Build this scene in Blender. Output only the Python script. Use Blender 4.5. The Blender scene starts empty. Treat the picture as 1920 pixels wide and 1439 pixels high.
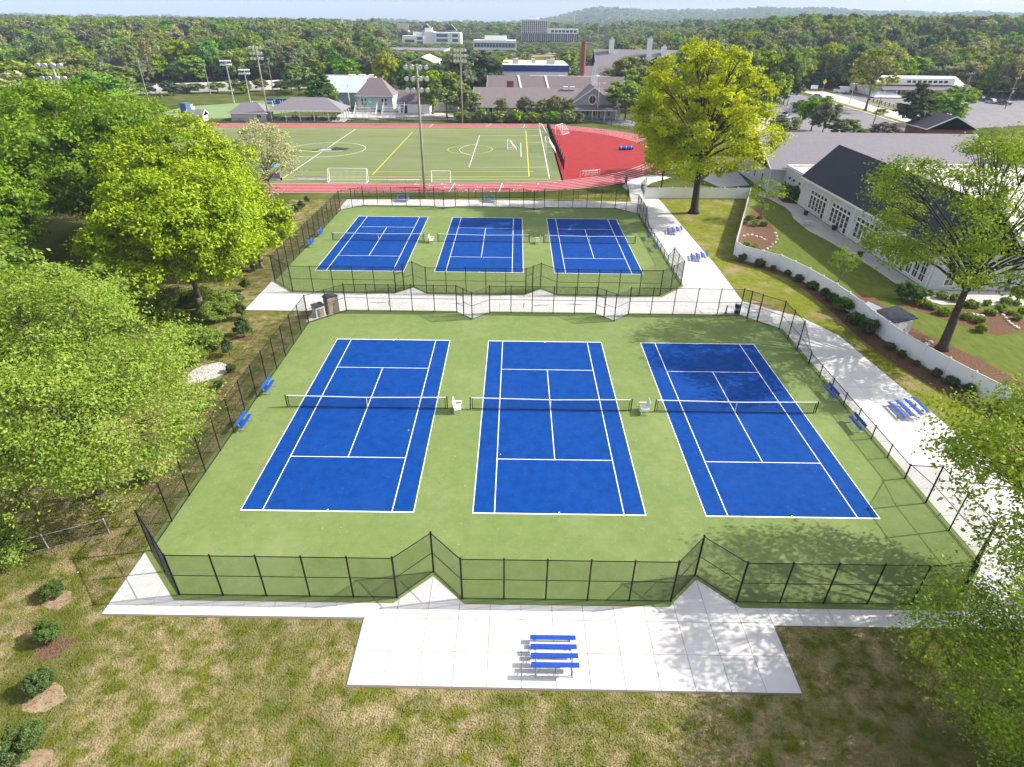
import bpy, math, random
import numpy as np
from mathutils import Vector, Matrix
R=math.radians
SC=bpy.context.scene
COL=SC.collection
# ---------------------------------------------------------------- camera
cam=bpy.data.cameras.new('camera'); camo=bpy.data.objects.new('camera',cam); COL.objects.link(camo)
cam.sensor_fit='HORIZONTAL'; cam.sensor_width=36; cam.lens=36*1123.62/1920
cam.clip_start=0.3; cam.clip_end=30000
PITCH,YAW,ROLL=0.5460,-0.0026,0.0115
_f=Vector((math.sin(YAW)*math.cos(PITCH),math.cos(YAW)*math.cos(PITCH),-math.sin(PITCH)))
_r=Vector((math.cos(YAW),-math.sin(YAW),0)); _u=_r.cross(_f)
_r2=_r*math.cos(ROLL)+_u*math.sin(ROLL); _u2=-_r*math.sin(ROLL)+_u*math.cos(ROLL)
M=Matrix.Identity(4)
for i in range(3): M[i][0]=_r2[i]; M[i][1]=_u2[i]; M[i][2]=-_f[i]
M[0][3],M[1][3],M[2][3]=-3.002,-39.855,26.672
camo.matrix_world=M; SC.camera=camo
# ---------------------------------------------------------------- world + sun
SUN_EL,SUN_AZ=35.6,9.4          # azimuth counted from +x towards +y
w=bpy.data.worlds.new('World'); SC.world=w; w.use_nodes=True
nt=w.node_tree; nt.nodes.clear()
sky=nt.nodes.new('ShaderNodeTexSky'); sky.sky_type='NISHITA'; sky.sun_disc=False
sky.sun_elevation=R(SUN_EL); sky.sun_rotation=R(90-SUN_AZ); sky.altitude=200; sky.air_density=1.0; sky.dust_density=3.5; sky.ozone_density=1.5
bg=nt.nodes.new('ShaderNodeBackground'); bg.inputs['Strength'].default_value=0.15
wo=nt.nodes.new('ShaderNodeOutputWorld'); hsv=nt.nodes.new('ShaderNodeHueSaturation'); hsv.inputs['Saturation'].default_value=.45; hsv.inputs['Hue'].default_value=.515; nt.links.new(sky.outputs[0],hsv.inputs['Color']); nt.links.new(hsv.outputs[0],bg.inputs[0]); nt.links.new(bg.outputs[0],wo.inputs[0])
sl=bpy.data.lights.new('sun','SUN'); sl.energy=4.4; sl.angle=R(0.5); sl.color=(1.0,0.95,0.86)
so=bpy.data.objects.new('sun',sl); COL.objects.link(so)
sv=Vector((math.cos(R(SUN_AZ))*math.cos(R(SUN_EL)),math.sin(R(SUN_AZ))*math.cos(R(SUN_EL)),math.sin(R(SUN_EL))))
so.rotation_euler=sv.to_track_quat('Z','Y').to_euler(); so.location=(60,10,60)
vs=SC.view_settings; vs.view_transform='Standard'; vs.look='None'; vs.gamma=1; vs.exposure=0.90; vs.use_curve_mapping=False
SC.render.engine='CYCLES'
# ---------------------------------------------------------------- helpers
def G(px,py,z=0.0):
    """ground position (metres) of a point surveyed in the photograph"""
    d=_f*1123.62+_r2*(px-960)-_u2*(py-719.5); t=(z-26.672)/d.z; return (-3.002+t*d.x,-39.855+t*d.y)
rng=np.random.default_rng(7); random.seed(7)
def tag(o,label=None,cat=None,group=None,kind=None):
    if label: o['label']=label
    if cat: o['category']=cat
    if group: o['group']=group
    if kind: o['kind']=kind
    return o
def root(name,loc=(0,0,0),label=None,cat=None,group=None,kind=None,rz=0):
    o=bpy.data.objects.new(name,None); o.empty_display_size=.3; COL.objects.link(o)
    o.location=(loc[0],loc[1],loc[2] if len(loc)>2 else 0); o.rotation_euler=(0,0,rz)
    return tag(o,label,cat,group,kind)
def place(name,me,parent=None,loc=(0,0,0),rz=0,scale=None):
    o=bpy.data.objects.new(name,me); COL.objects.link(o)
    if parent: o.parent=parent
    o.location=loc; o.rotation_euler=(0,0,rz)
    if scale: o.scale=scale
    return o
def copy_tree(o,parent=None):
    c=o.copy(); COL.objects.link(c); c.parent=parent
    for ch in o.children: copy_tree(ch,c)
    return c
def again(proto,loc,rz=0,label=None,scale=None,group=None):
    c=copy_tree(proto); c.location=(loc[0],loc[1],loc[2] if len(loc)>2 else 0); c.rotation_euler=(0,0,rz)
    if scale: c.scale=scale if hasattr(scale,'__len__') else (scale,)*3
    if label: c['label']=label
    if group: c['group']=group
    return c
class MB:
    def __init__(s): s.v=[]; s.f=[]; s.m=[]; s.mi=0
    def add(s,vs,fs):
        n=len(s.v); s.v+=[tuple(a) for a in vs]; s.f+=[tuple(i+n for i in f) for f in fs]; s.m+=[s.mi]*len(fs); return s
    def box(s,x0,x1,y0,y1,z0,z1):
        return s.add([(x0,y0,z0),(x1,y0,z0),(x1,y1,z0),(x0,y1,z0),(x0,y0,z1),(x1,y0,z1),(x1,y1,z1),(x0,y1,z1)],
            [(0,3,2,1),(4,5,6,7),(0,1,5,4),(1,2,6,5),(2,3,7,6),(3,0,4,7)])
    def cbox(s,c,sz,rz=0,rx=0,ry=0):
        m=Matrix.Rotation(rz,3,'Z')@Matrix.Rotation(ry,3,'Y')@Matrix.Rotation(rx,3,'X'); c=Vector(c)
        P=[c+m@Vector((sx*sz[0]/2,sy*sz[1]/2,sz_*sz[2]/2)) for sz_ in(-1,1) for sx,sy in((-1,-1),(1,-1),(1,1),(-1,1))]
        return s.add(P,[(0,3,2,1),(4,5,6,7),(0,1,5,4),(1,2,6,5),(2,3,7,6),(3,0,4,7)])
    def tube(s,p,q,r0,r1=None,n=6,cap=True):
        r1=r0 if r1 is None else r1; p=Vector(p);q=Vector(q); d=(q-p)
        if d.length<1e-6: return s
        d.normalize(); a=d.orthogonal().normalized(); b=d.cross(a); P=[]
        for c,r in((p,r0),(q,r1)):
            for i in range(n):
                t=2*math.pi*(i+.5)/n; P.append(c+(a*math.cos(t)+b*math.sin(t))*r)
        F=[(i,(i+1)%n,n+(i+1)%n,n+i) for i in range(n)]
        if cap: F+=[tuple(range(n-1,-1,-1)),tuple(range(n,2*n))]
        return s.add(P,F)
    def path(s,pts,rs,n=6):
        P=[];F=[];pts=[Vector(a) for a in pts]; L=len(pts)
        a=None
        for i,c in enumerate(pts):
            d=(pts[min(i+1,L-1)]-pts[max(i-1,0)]).normalized()
            a=d.orthogonal().normalized() if a is None else (a-d*a.dot(d)).normalized()
            b=d.cross(a)
            for k in range(n):
                t=2*math.pi*k/n; P.append(c+(a*math.cos(t)+b*math.sin(t))*rs[i])
        for i in range(L-1):
            for k in range(n): F.append((i*n+k,i*n+(k+1)%n,(i+1)*n+(k+1)%n,(i+1)*n+k))
        F.append(tuple(range(n-1,-1,-1))); F.append(tuple(range((L-1)*n,L*n)))
        return s.add(P,F)
    def prism(s,poly,z0,z1):
        n=len(poly); P=[(a[0],a[1],z0) for a in poly]+[(a[0],a[1],z1) for a in poly]
        return s.add(P,[tuple(range(n-1,-1,-1)),tuple(range(n,2*n))]+[(i,(i+1)%n,n+(i+1)%n,n+i) for i in range(n)])
    def ngon(s,pts): return s.add(pts,[tuple(range(len(pts)))])
    def ext(s,pts,off):
        """polygon in space extruded by vector"""
        n=len(pts); off=Vector(off); P=[Vector(a) for a in pts]; P=P+[a+off for a in P]
        return s.add(P,[tuple(range(n-1,-1,-1)),tuple(range(n,2*n))]+[(i,(i+1)%n,n+(i+1)%n,n+i) for i in range(n)])
    def ball(s,c,r,n=10,m=6,sz=1):
        P=[];F=[]
        for j in range(m+1):
            t=math.pi*j/m
            for i in range(n):
                a=2*math.pi*i/n; P.append((c[0]+r*math.sin(t)*math.cos(a),c[1]+r*math.sin(t)*math.sin(a),c[2]+r*sz*math.cos(t)))
        for j in range(m):
            for i in range(n): F.append((j*n+i,(j+1)*n+i,(j+1)*n+(i+1)%n,j*n+(i+1)%n))
        return s.add(P,F)
    def mesh(s,name,mats,smooth=False):
        me=bpy.data.meshes.new(name); me.from_pydata([tuple(a) for a in s.v],[],s.f)
        for m in (mats if isinstance(mats,(list,tuple)) else [mats]): me.materials.append(m)
        if isinstance(mats,(list,tuple)) and len(mats)>1: me.polygons.foreach_set('material_index',s.m)
        if smooth: me.polygons.foreach_set('use_smooth',[True]*len(me.polygons))
        me.update(); return me
    def build(s,name,mats,parent=None,loc=(0,0,0),rz=0,smooth=False):
        return place(name,s.mesh(name,mats,smooth),parent,loc,rz)
# ---------------------------------------------------------------- materials
def mat(name,c1,c2=None,scale=1.0,rough=.8,bump=0,bscale=None,detail=4,lo=.35,hi=.65,metal=0,world=False,spec=.3,c3=None,scale3=.2,lo3=.5,hi3=.6,fac3=1.0,dist=0.02,stretch=None):
    m=bpy.data.materials.new(name); m.use_nodes=True; nt=m.node_tree; N=nt.nodes; L=nt.links
    b=N['Principled BSDF']; b.inputs['Roughness'].default_value=rough; b.inputs['Metallic'].default_value=metal
    b.inputs['Specular IOR Level'].default_value=spec
    b.inputs['Base Color'].default_value=(*c1,1)
    if c2 or bump:
        if world: src=N.new('ShaderNodeNewGeometry').outputs['Position']
        else: src=N.new('ShaderNodeTexCoord').outputs['Object']
        if stretch:
            mp=N.new('ShaderNodeMapping'); mp.inputs['Scale'].default_value=stretch; L.new(src,mp.inputs[0]); src=mp.outputs[0]
    if c2:
        n=N.new('ShaderNodeTexNoise'); n.inputs['Scale'].default_value=scale; n.inputs['Detail'].default_value=detail; n.inputs['Roughness'].default_value=.65; L.new(src,n.inputs['Vector'])
        mr=N.new('ShaderNodeMapRange'); mr.inputs[1].default_value=lo; mr.inputs[2].default_value=hi; L.new(n.outputs['Fac'],mr.inputs[0])
        mx=N.new('ShaderNodeMix'); mx.data_type='RGBA'; mx.inputs[6].default_value=(*c1,1); mx.inputs[7].default_value=(*c2,1); L.new(mr.outputs[0],mx.inputs[0]); out=mx.outputs[2]
        if c3:
            n3=N.new('ShaderNodeTexNoise'); n3.inputs['Scale'].default_value=scale3; n3.inputs['Detail'].default_value=6; n3.inputs['Roughness'].default_value=.7; L.new(src,n3.inputs['Vector'])
            m3=N.new('ShaderNodeMapRange'); m3.inputs[1].default_value=lo3; m3.inputs[2].default_value=hi3; m3.inputs[4].default_value=fac3; L.new(n3.outputs['Fac'],m3.inputs[0])
            x3=N.new('ShaderNodeMix'); x3.data_type='RGBA'; x3.inputs[7].default_value=(*c3,1); L.new(out,x3.inputs[6]); L.new(m3.outputs[0],x3.inputs[0]); out=x3.outputs[2]
        L.new(out,b.inputs['Base Color'])
    if bump:
        n2=N.new('ShaderNodeTexNoise'); n2.inputs['Scale'].default_value=bscale or scale*4; n2.inputs['Detail'].default_value=5; L.new(src,n2.inputs['Vector'])
        bp=N.new('ShaderNodeBump'); bp.inputs['Strength'].default_value=bump; bp.inputs['Distance'].default_value=dist; L.new(n2.outputs['Fac'],bp.inputs['Height']); L.new(bp.outputs[0],b.inputs['Normal'])
    return m
def lined(name,c1,c2,axis,period,width,rough=.8,noise=None,bump=.4):
    """siding / shingle courses / seams: fine lines far below ten pixels"""
    m=bpy.data.materials.new(name); m.use_nodes=True; nt=m.node_tree; N=nt.nodes; L=nt.links
    b=N['Principled BSDF']; b.inputs['Roughness'].default_value=rough; b.inputs['Specular IOR Level'].default_value=.25
    tc=N.new('ShaderNodeTexCoord'); sp=N.new('ShaderNodeSeparateXYZ'); L.new(tc.outputs['Object'],sp.inputs[0])
    md=N.new('ShaderNodeMath'); md.operation='MODULO'; ad=N.new('ShaderNodeMath'); ad.operation='ADD'; ad.inputs[1].default_value=1000.0
    L.new(sp.outputs[axis],ad.inputs[0]); L.new(ad.outputs[0],md.inputs[0]); md.inputs[1].default_value=period
    lt=N.new('ShaderNodeMath'); lt.operation='LESS_THAN'; lt.inputs[1].default_value=width; L.new(md.outputs[0],lt.inputs[0])
    n=N.new('ShaderNodeTexNoise'); n.inputs['Scale'].default_value=noise or 1.5; n.inputs['Detail'].default_value=8; n.inputs['Roughness'].default_value=.75; L.new(tc.outputs['Object'],n.inputs['Vector'])
    mx=N.new('ShaderNodeMix'); mx.data_type='RGBA'; mx.inputs[6].default_value=(*c1,1); mx.inputs[7].default_value=(*[a*.72 for a in c1],1)
    mr=N.new('ShaderNodeMapRange'); mr.inputs[1].default_value=.3; mr.inputs[2].default_value=.7; L.new(n.outputs[0],mr.inputs[0]); L.new(mr.outputs[0],mx.inputs[0])
    m2=N.new('ShaderNodeMix'); m2.data_type='RGBA'; m2.inputs[7].default_value=(*c2,1); L.new(mx.outputs[2],m2.inputs[6]); L.new(lt.outputs[0],m2.inputs[0])
    L.new(m2.outputs[2],b.inputs['Base Color'])
    return m
def speck(m,scale,lo,hi,col,amt):
    nt=m.node_tree; N=nt.nodes; L=nt.links; b=N['Principled BSDF']; s=b.inputs['Base Color'].links[0].from_socket
    g=N.new('ShaderNodeNewGeometry'); n=N.new('ShaderNodeTexNoise'); n.inputs['Scale'].default_value=scale; n.inputs['Detail'].default_value=3; n.inputs['Distortion'].default_value=1.5; L.new(g.outputs['Position'],n.inputs['Vector'])
    r=N.new('ShaderNodeMapRange'); r.inputs[1].default_value=lo; r.inputs[2].default_value=hi; r.inputs[4].default_value=amt; L.new(n.outputs['Fac'],r.inputs[0])
    x=N.new('ShaderNodeMix'); x.data_type='RGBA'; x.inputs[7].default_value=(*col,1); L.new(s,x.inputs[6]); L.new(r.outputs[0],x.inputs[0]); L.new(x.outputs[2],b.inputs['Base Color'])
def objvar(m,a,c):
    nt=m.node_tree; N=nt.nodes; L=nt.links; b=N['Principled BSDF']; s=b.inputs['Base Color'].links[0].from_socket
    o=N.new('ShaderNodeObjectInfo'); r=N.new('ShaderNodeMapRange'); r.inputs[3].default_value=a; r.inputs[4].default_value=c; L.new(o.outputs['Random'],r.inputs[0])
    h=N.new('ShaderNodeHueSaturation'); L.new(r.outputs[0],h.inputs['Value']); L.new(s,h.inputs['Color']); L.new(h.outputs[0],b.inputs['Base Color'])
def leafmat(name,c1,c2,trans=.35,jit=.12):
    m=bpy.data.materials.new(name); m.use_nodes=True; nt=m.node_tree; N=nt.nodes; L=nt.links; N.clear()
    at=N.new('ShaderNodeAttribute'); at.attribute_name='tint'
    oi=N.new('ShaderNodeObjectInfo')
    mx=N.new('ShaderNodeMix'); mx.data_type='RGBA'; mx.inputs[6].default_value=(*c1,1); mx.inputs[7].default_value=(*c2,1); L.new(at.outputs['Fac'],mx.inputs[0])
    hs=N.new('ShaderNodeHueSaturation'); L.new(mx.outputs[2],hs.inputs['Color'])
    a=N.new('ShaderNodeMapRange'); a.inputs[3].default_value=.5-jit*.05; a.inputs[4].default_value=.5+jit*.09; L.new(oi.outputs['Random'],a.inputs[0]); L.new(a.outputs[0],hs.inputs['Hue'])
    r2=N.new('ShaderNodeMath'); r2.operation='MULTIPLY'; r2.inputs[1].default_value=17.31; L.new(oi.outputs['Random'],r2.inputs[0]); r3=N.new('ShaderNodeMath'); r3.operation='FRACT'; L.new(r2.outputs[0],r3.inputs[0])
    v=N.new('ShaderNodeMapRange'); v.inputs[3].default_value=1-jit*.75; v.inputs[4].default_value=1+jit*.9; L.new(r3.outputs[0],v.inputs[0]); L.new(v.outputs[0],hs.inputs['Value'])
    s_=N.new('ShaderNodeMapRange'); s_.inputs[3].default_value=1-jit*1.5; s_.inputs[4].default_value=1.0+jit*.5; L.new(r3.outputs[0],s_.inputs[0]); L.new(s_.outputs[0],hs.inputs['Saturation'])
    d=N.new('ShaderNodeBsdfDiffuse'); t=N.new('ShaderNodeBsdfTranslucent'); L.new(hs.outputs[0],d.inputs[0])
    tc=N.new('ShaderNodeMix'); tc.data_type='RGBA'; tc.blend_type='MULTIPLY'; tc.inputs[0].default_value=1; tc.inputs[7].default_value=(1.25,1.2,.5,1); L.new(hs.outputs[0],tc.inputs[6]); L.new(tc.outputs[2],t.inputs[0])
    ms=N.new('ShaderNodeMixShader'); ms.inputs[0].default_value=trans; L.new(d.outputs[0],ms.inputs[1]); L.new(t.outputs[0],ms.inputs[2])
    g=N.new('ShaderNodeBsdfGlossy'); g.inputs['Roughness'].default_value=.45; g.inputs[0].default_value=(1,1,1,1)
    m2=N.new('ShaderNodeMixShader'); m2.inputs[0].default_value=.010; L.new(ms.outputs[0],m2.inputs[1]); L.new(g.outputs[0],m2.inputs[2])
    o=N.new('ShaderNodeOutputMaterial'); L.new(m2.outputs[0],o.inputs[0]); return m
MT={}
def lawnmat(name,green,green2,straw,lo=.48,hi=.62,sc3=.33):
    return mat(name,green,green2,scale=1.1,rough=.95,bump=1.0,bscale=11,world=True,spec=.05,c3=straw,scale3=sc3,lo3=lo,hi3=hi,fac3=.85,detail=8,lo=.38,hi=.62,dist=.12)
MT['lawn']=lawnmat('dry_lawn',(.070,.100,.008),(.150,.155,.020),(.37,.28,.17),.42,.63,.95)
speck(MT['lawn'],.09,.47,.66,(.085,.105,.014),.75); speck(MT['lawn'],13,.58,.68,(.10,.07,.04),.6); speck(MT['lawn'],.21,.55,.75,(.20,.15,.085),.6)
MT['lawn_e']=lawnmat('patchy_lawn',(.12,.155,.012),(.20,.21,.025),(.30,.22,.12),.48,.62,.30)
MT['lawn_g']=mat('garden_lawn',(.085,.115,.018),(.13,.155,.035),scale=.8,rough=.95,bump=.7,bscale=12,world=True,spec=.05,detail=8,dist=.05,stretch=(2.2,.7,1))
MT['meadow']=mat('meadow_ground',(.05,.075,.015),(.11,.12,.035),scale=.12,rough=1,world=True,spec=0,detail=8,c3=(.16,.14,.08),scale3=.03,lo3=.55,hi3=.7)
MT['mulch']=mat('bark_mulch',(.10,.055,.035),(.20,.12,.085),scale=6,rough=1,bump=1,bscale=14,world=True,spec=0,detail=8,dist=.08)
MT['dirt']=mat('bare_soil',(.23,.15,.09),(.33,.25,.17),scale=2.5,rough=1,bump=.6,bscale=9,world=True,spec=0)
MT['court_green']=mat('acrylic_green',(.132,.186,.056),(.158,.212,.068),scale=1.1,rough=.85,bump=.15,bscale=60,world=True,spec=.1,c3=(.22,.262,.108),scale3=.16,lo3=.48,hi3=.72,fac3=.6,dist=.004)
MT['court_blue']=mat('acrylic_blue',(.0008,.038,.205),(.0025,.050,.245),scale=1.3,rough=.85,bump=.15,bscale=60,world=True,spec=.08,c3=(.012,.058,.25),scale3=.22,lo3=.5,hi3=.72,fac3=.55,dist=.004)
speck(MT['court_green'],7,.66,.72,(.34,.37,.24),.55); speck(MT['court_blue'],7,.67,.72,(.10,.14,.33),.5); speck(MT['court_green'],.9,.60,.75,(.11,.15,.055),.5); speck(MT['court_blue'],.5,.60,.75,(.003,.03,.15),.6)
MT['line']=mat('line_paint',(.78,.78,.78),rough=.7)
MT['yline']=mat('yellow_line_paint',(.70,.58,.03),rough=.7)
MT['concrete']=mat('broom_concrete',(.55,.535,.52),(.60,.59,.585),scale=.45,rough=.85,bump=.25,bscale=40,world=True,spec=.2,c3=(.53,.515,.50),scale3=.5,lo3=.52,hi3=.72,fac3=.5,dist=.005)
objvar(MT['concrete'],.90,1.03); speck(MT['concrete'],1.3,.62,.74,(.42,.38,.34),.5)
MT['joint']=mat('joint_soil',(.16,.13,.11),rough=1)
MT['concrete_b']=mat('old_concrete',(.42,.39,.37),(.50,.47,.45),scale=.8,rough=.9,world=True,spec=.15,bump=.2,bscale=20)
MT['asphalt']=mat('asphalt',(.16,.15,.165),(.21,.20,.215),scale=.35,rough=.9,world=True,spec=.15,detail=8,bump=.2,bscale=20)
MT['turf']=mat('synthetic_turf',(.125,.155,.058),(.155,.185,.078),scale=.10,rough=.9,world=True,spec=.1,detail=7,c3=(.175,.205,.10),scale3=.25,lo3=.45,hi3=.7,fac3=.6,stretch=(.35,1,1))
MT['turf2']=mat('light_turf',(.16,.24,.085),(.19,.27,.11),scale=.2,rough=.9,world=True)
MT['track']=mat('track_rubber',(.235,.013,.017),(.28,.024,.024),scale=.5,rough=.85,world=True,spec=.2,detail=8,bump=.2,bscale=40,dist=.01)
MT['track_lane']=mat('track_lane_rubber',(.27,.026,.034),(.33,.045,.052),scale=.5,rough=.85,world=True,spec=.2,detail=8,stretch=(.4,1,1))
MT['black']=mat('black_vinyl',(.006,.006,.007),rough=.45)
MT['wire']=mat('black_wire',(.012,.014,.012),rough=.5)
MT['netting']=mat('net_cord',(.01,.012,.013),rough=.8)
MT['white']=mat('white_paint',(.80,.80,.80),(.74,.74,.745),scale=2,rough=.5)
MT['vinyl']=mat('white_vinyl',(.88,.88,.90),(.85,.85,.88),scale=1.2,rough=.4,world=True)
MT['blue']=mat('blue_powdercoat',(.004,.045,.33),(.006,.06,.38),scale=8,rough=.4,spec=.5)
MT['galv']=mat('galvanised_steel',(.48,.49,.51),(.58,.59,.61),scale=6,rough=.4,metal=.6)
MT['alu']=mat('aluminium_plank',(.62,.63,.66),(.72,.73,.75),scale=3,rough=.45,metal=.35)
MT['tan']=mat('tan_plastic',(.42,.33,.25),(.46,.37,.29),scale=3,rough=.6)
MT['tan_d']=mat('dark_tan_plastic',(.28,.20,.15),rough=.6)
MT['shed_roof']=mat('dark_plastic_roof',(.05,.05,.075),(.07,.07,.10),scale=4,rough=.6)
MT['sidingb']=lined('lap_siding',(.60,.62,.67),(.42,.44,.50),2,.22,.03)
MT['siding']=lined('grey_siding',(.42,.43,.47),(.32,.33,.37),2,.22,.03)
MT['siding_w']=lined('white_siding',(.62,.61,.62),(.47,.46,.48),2,.25,.03)
MT['shingle']=lined('grey_shingles',(.215,.20,.225),(.155,.14,.165),1,.42,.05,noise=2.5)
MT['shingle_d']=lined('dark_shingles',(.045,.048,.068),(.03,.03,.045),2,.30,.04,noise=2.5)
MT['shingle_b']=lined('brown_shingles',(.20,.165,.17),(.15,.12,.13),1,.42,.05,noise=1.5)
MT['membrane']=mat('roof_membrane',(.62,.60,.60),(.52,.49,.47),scale=.3,rough=.8)
MT['tanroof']=mat('gravel_roof',(.48,.38,.32),(.58,.50,.44),scale=.4,rough=.9)
MT['glass']=mat('window_glass',(.02,.025,.03),rough=.08,spec=.8)
MT['bluefascia']=mat('blue_fascia',(.01,.035,.22),rough=.5)
MT['brick']=mat('red_brick',(.18,.06,.045),(.24,.09,.07),scale=6,rough=.9)
MT['wood']=mat('weathered_pole_wood',(.22,.18,.15),(.33,.29,.26),scale=4,rough=.9,stretch=(1,1,.15))
MT['bark']=mat('bark',(.10,.075,.055),(.17,.135,.105),scale=5,rough=.95,bump=.8,bscale=12,stretch=(1,1,.3),dist=.05)
MT['bark_d']=mat('dark_bark',(.035,.028,.022),(.075,.06,.048),scale=5,rough=.95,bump=.6,bscale=12,stretch=(1,1,.3),dist=.05)
MT['bark_p']=mat('pale_bark',(.42,.38,.33),(.55,.52,.48),scale=3,rough=.9)
MT['rock']=mat('pale_rock',(.48,.43,.38),(.6,.56,.5),scale=3,rough=.9)
MT['lamp']=mat('lamp_reflector',(.75,.76,.80),rough=.3)
MT['teal']=mat('teal_plastic',(.01,.13,.14),(.02,.18,.16),scale=2,rough=.45)
MT['lightblue']=mat('pale_blue_metal_roof',(.42,.55,.60),(.46,.60,.66),scale=.4,rough=.5)
MT['darkwin']=mat('dark_facade',(.06,.055,.09),(.10,.08,.12),scale=.3,rough=.4)
MT['bluewin']=mat('blue_tinted_glass',(.06,.10,.17),rough=.2)
# ---------------------------------------------------------------- ground
def sheet(name,poly,z,m,kind='structure',label=None):
    mb=MB(); mb.ngon([(a[0],a[1],z) for a in poly]); o=mb.build(name,m); 
    # force upward normal
    if o.data.polygons[0].normal.z<0: o.data.flip_normals()
    o['kind']=kind
    if label: o['label']=label
    return o
def slabsheet(name,poly,z0,z1,m):
    a=sum(poly[i][0]*poly[(i+1)%len(poly)][1]-poly[(i+1)%len(poly)][0]*poly[i][1] for i in range(len(poly)))
    if a<0: poly=poly[::-1]
    o=MB().prism(poly,z0,z1).build(name,m); o['kind']='structure'; return o
gb=MB(); gb.ngon([(-9000,-400,0),(9000,-400,0),(9000,9000,0),(-9000,9000,0)]); g=gb.build('ground',MT['meadow']); g['kind']='structure'
sheet('lawn',[(-60,-60),(70,-60),(70,-19.9),(36,-19.9),(36,66.5),(20,68.6),(-41,67),(-46,20),(-60,10)],.004,MT['lawn'])

sheet('east_lawn',[(21,66.9),(38,67.3),(26.2,37),(31.5,29),(33,20),(33.4,12),(36,3),(40,-8),(44,-20),(31,-20),(31,-5),(29,14),(27,18),(22.3,22),(22.4,33),(22,64.7)],.008,MT['lawn_e'])
sheet('north_lawn',[(-42,64.4),(21,64.4),(17.5,71),(17,78),(2,71),(-12,68.9),(-45,68.5),(-46,65)],.008,MT['lawn_e'])
sheet('garden_lawn',[(26.2,37.2),(38.3,67.5),(41,73),(46,73),(46,30),(46,26.2),(75,26.2),(75,-12),(44,-12),(38,-3),(34,9),(33.5,20),(31.5,29)],.010,MT['lawn_g'])
# ---- concrete slabs
def clip(poly,x0,x1,y0,y1):
    def cut(P,ax,v,keep_gt):
        out=[]
        for i in range(len(P)):
            a=P[i];b=P[(i+1)%len(P)]
            ia=(a[ax]>=v) if keep_gt else (a[ax]<=v); ib=(b[ax]>=v) if keep_gt else (b[ax]<=v)
            if ia: out.append(a)
            if ia!=ib:
                t=(v-a[ax])/(b[ax]-a[ax]); out.append((a[0]+t*(b[0]-a[0]),a[1]+t*(b[1]-a[1])))
        return out
    for ax,v,k in((0,x0,1),(0,x1,0),(1,y0,1),(1,y1,0)):
        poly=cut(poly,ax,v,k)
        if len(poly)<3: return []
    return poly
def area(P): return .5*sum(P[i][0]*P[(i+1)%len(P)][1]-P[(i+1)%len(P)][0]*P[i][1] for i in range(len(P)))
_slabcache={}
def slabs(par,poly,dx,dy,ox=0,oy=0,j=.011,top=.05,m='concrete'):
    if area(poly)<0: poly=poly[::-1]
    X=[p[0] for p in poly];Y=[p[1] for p in poly]
    i0=math.floor((min(X)-ox)/dx); i1=math.ceil((max(X)-ox)/dx); j0=math.floor((min(Y)-oy)/dy); j1=math.ceil((max(Y)-oy)/dy)
    for i in range(i0,i1):
        for k in range(j0,j1):
            a,b,c,d=ox+i*dx+j,ox+(i+1)*dx-j,oy+k*dy+j,oy+(k+1)*dy-j
            P=clip(poly,a,b,c,d)
            if len(P)<3: continue
            Q=[P[0]]
            for q in P[1:]:
                if abs(q[0]-Q[-1][0])+abs(q[1]-Q[-1][1])>1e-4: Q.append(q)
            if abs(Q[0][0]-Q[-1][0])+abs(Q[0][1]-Q[-1][1])<1e-4: Q.pop()
            if len(Q)<3 or abs(area(Q))<.05: continue
            cx,cy=(a+b)/2,(c+d)/2
            if len(Q)==4 and abs(abs(area(Q))-(b-a)*(d-c))<1e-3:
                key=(round(b-a,3),round(d-c,3),top,m)
                if key not in _slabcache: _slabcache[key]=MB().box(-(b-a)/2,(b-a)/2,-(d-c)/2,(d-c)/2,.012,top).mesh('slab',MT[m])
                place('slab',_slabcache[key],par,(cx,cy,random.uniform(-.002,.002)))
            else: place('slab',MB().prism([(q[0]-cx,q[1]-cy) for q in Q],.012,top).mesh('slab',MT[m]),par,(cx,cy,0))
def pave(name): return root(name,(0,0,0),kind='structure')
pv=pave('concrete_pavement')
slabs(pv,[(-24.25,-19.62),(-10.6,-19.62),(10.6,-19.62),(10.61,-19.76),(31.5,-19.8),(31.5,-17.9),(24.4,-17.9),(24.4,-14.8),(21,-17.9),(9,-17.9),(7.35,-16.2),(5.7,-17.9),(-5.7,-17.9),(-7.35,-16.2),(-9,-17.9),(-21,-17.9),(-24.25,-14.8)],1.631,6.0,-10.6,-20.5)
slabs(pv,[(-10.6,-19.64),(-10.6,-23.3),(10.6,-23.42),(10.6,-19.64)],1.631,1.895,-10.6,-23.42)
pe=pave('concrete_walkway')
slabs(pe,[(24.2,-17.9),(31.45,-17.9),(31.1,-5.5),(29.4,14),(27.3,18.25),(20.9,18.25),(24.2,15.2)],2.42,2.6,24.2,-19.3)
slabs(pe,[(16.7,26.7),(13.6,23.3),(22.5,22.2),(22.7,34),(22.1,64.8),(16.7,64.8)],2.95,3.0,16.6,22.2)
slabs(pe,[(16.9,64.9),(22.1,64.9),(21.4,75.5),(23,79),(28,84),(24.5,86),(19.5,81.5),(17.0,76),(17.6,71.5)],2.6,2.9,16.9,65)
pm=pave('concrete_terrace')
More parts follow.
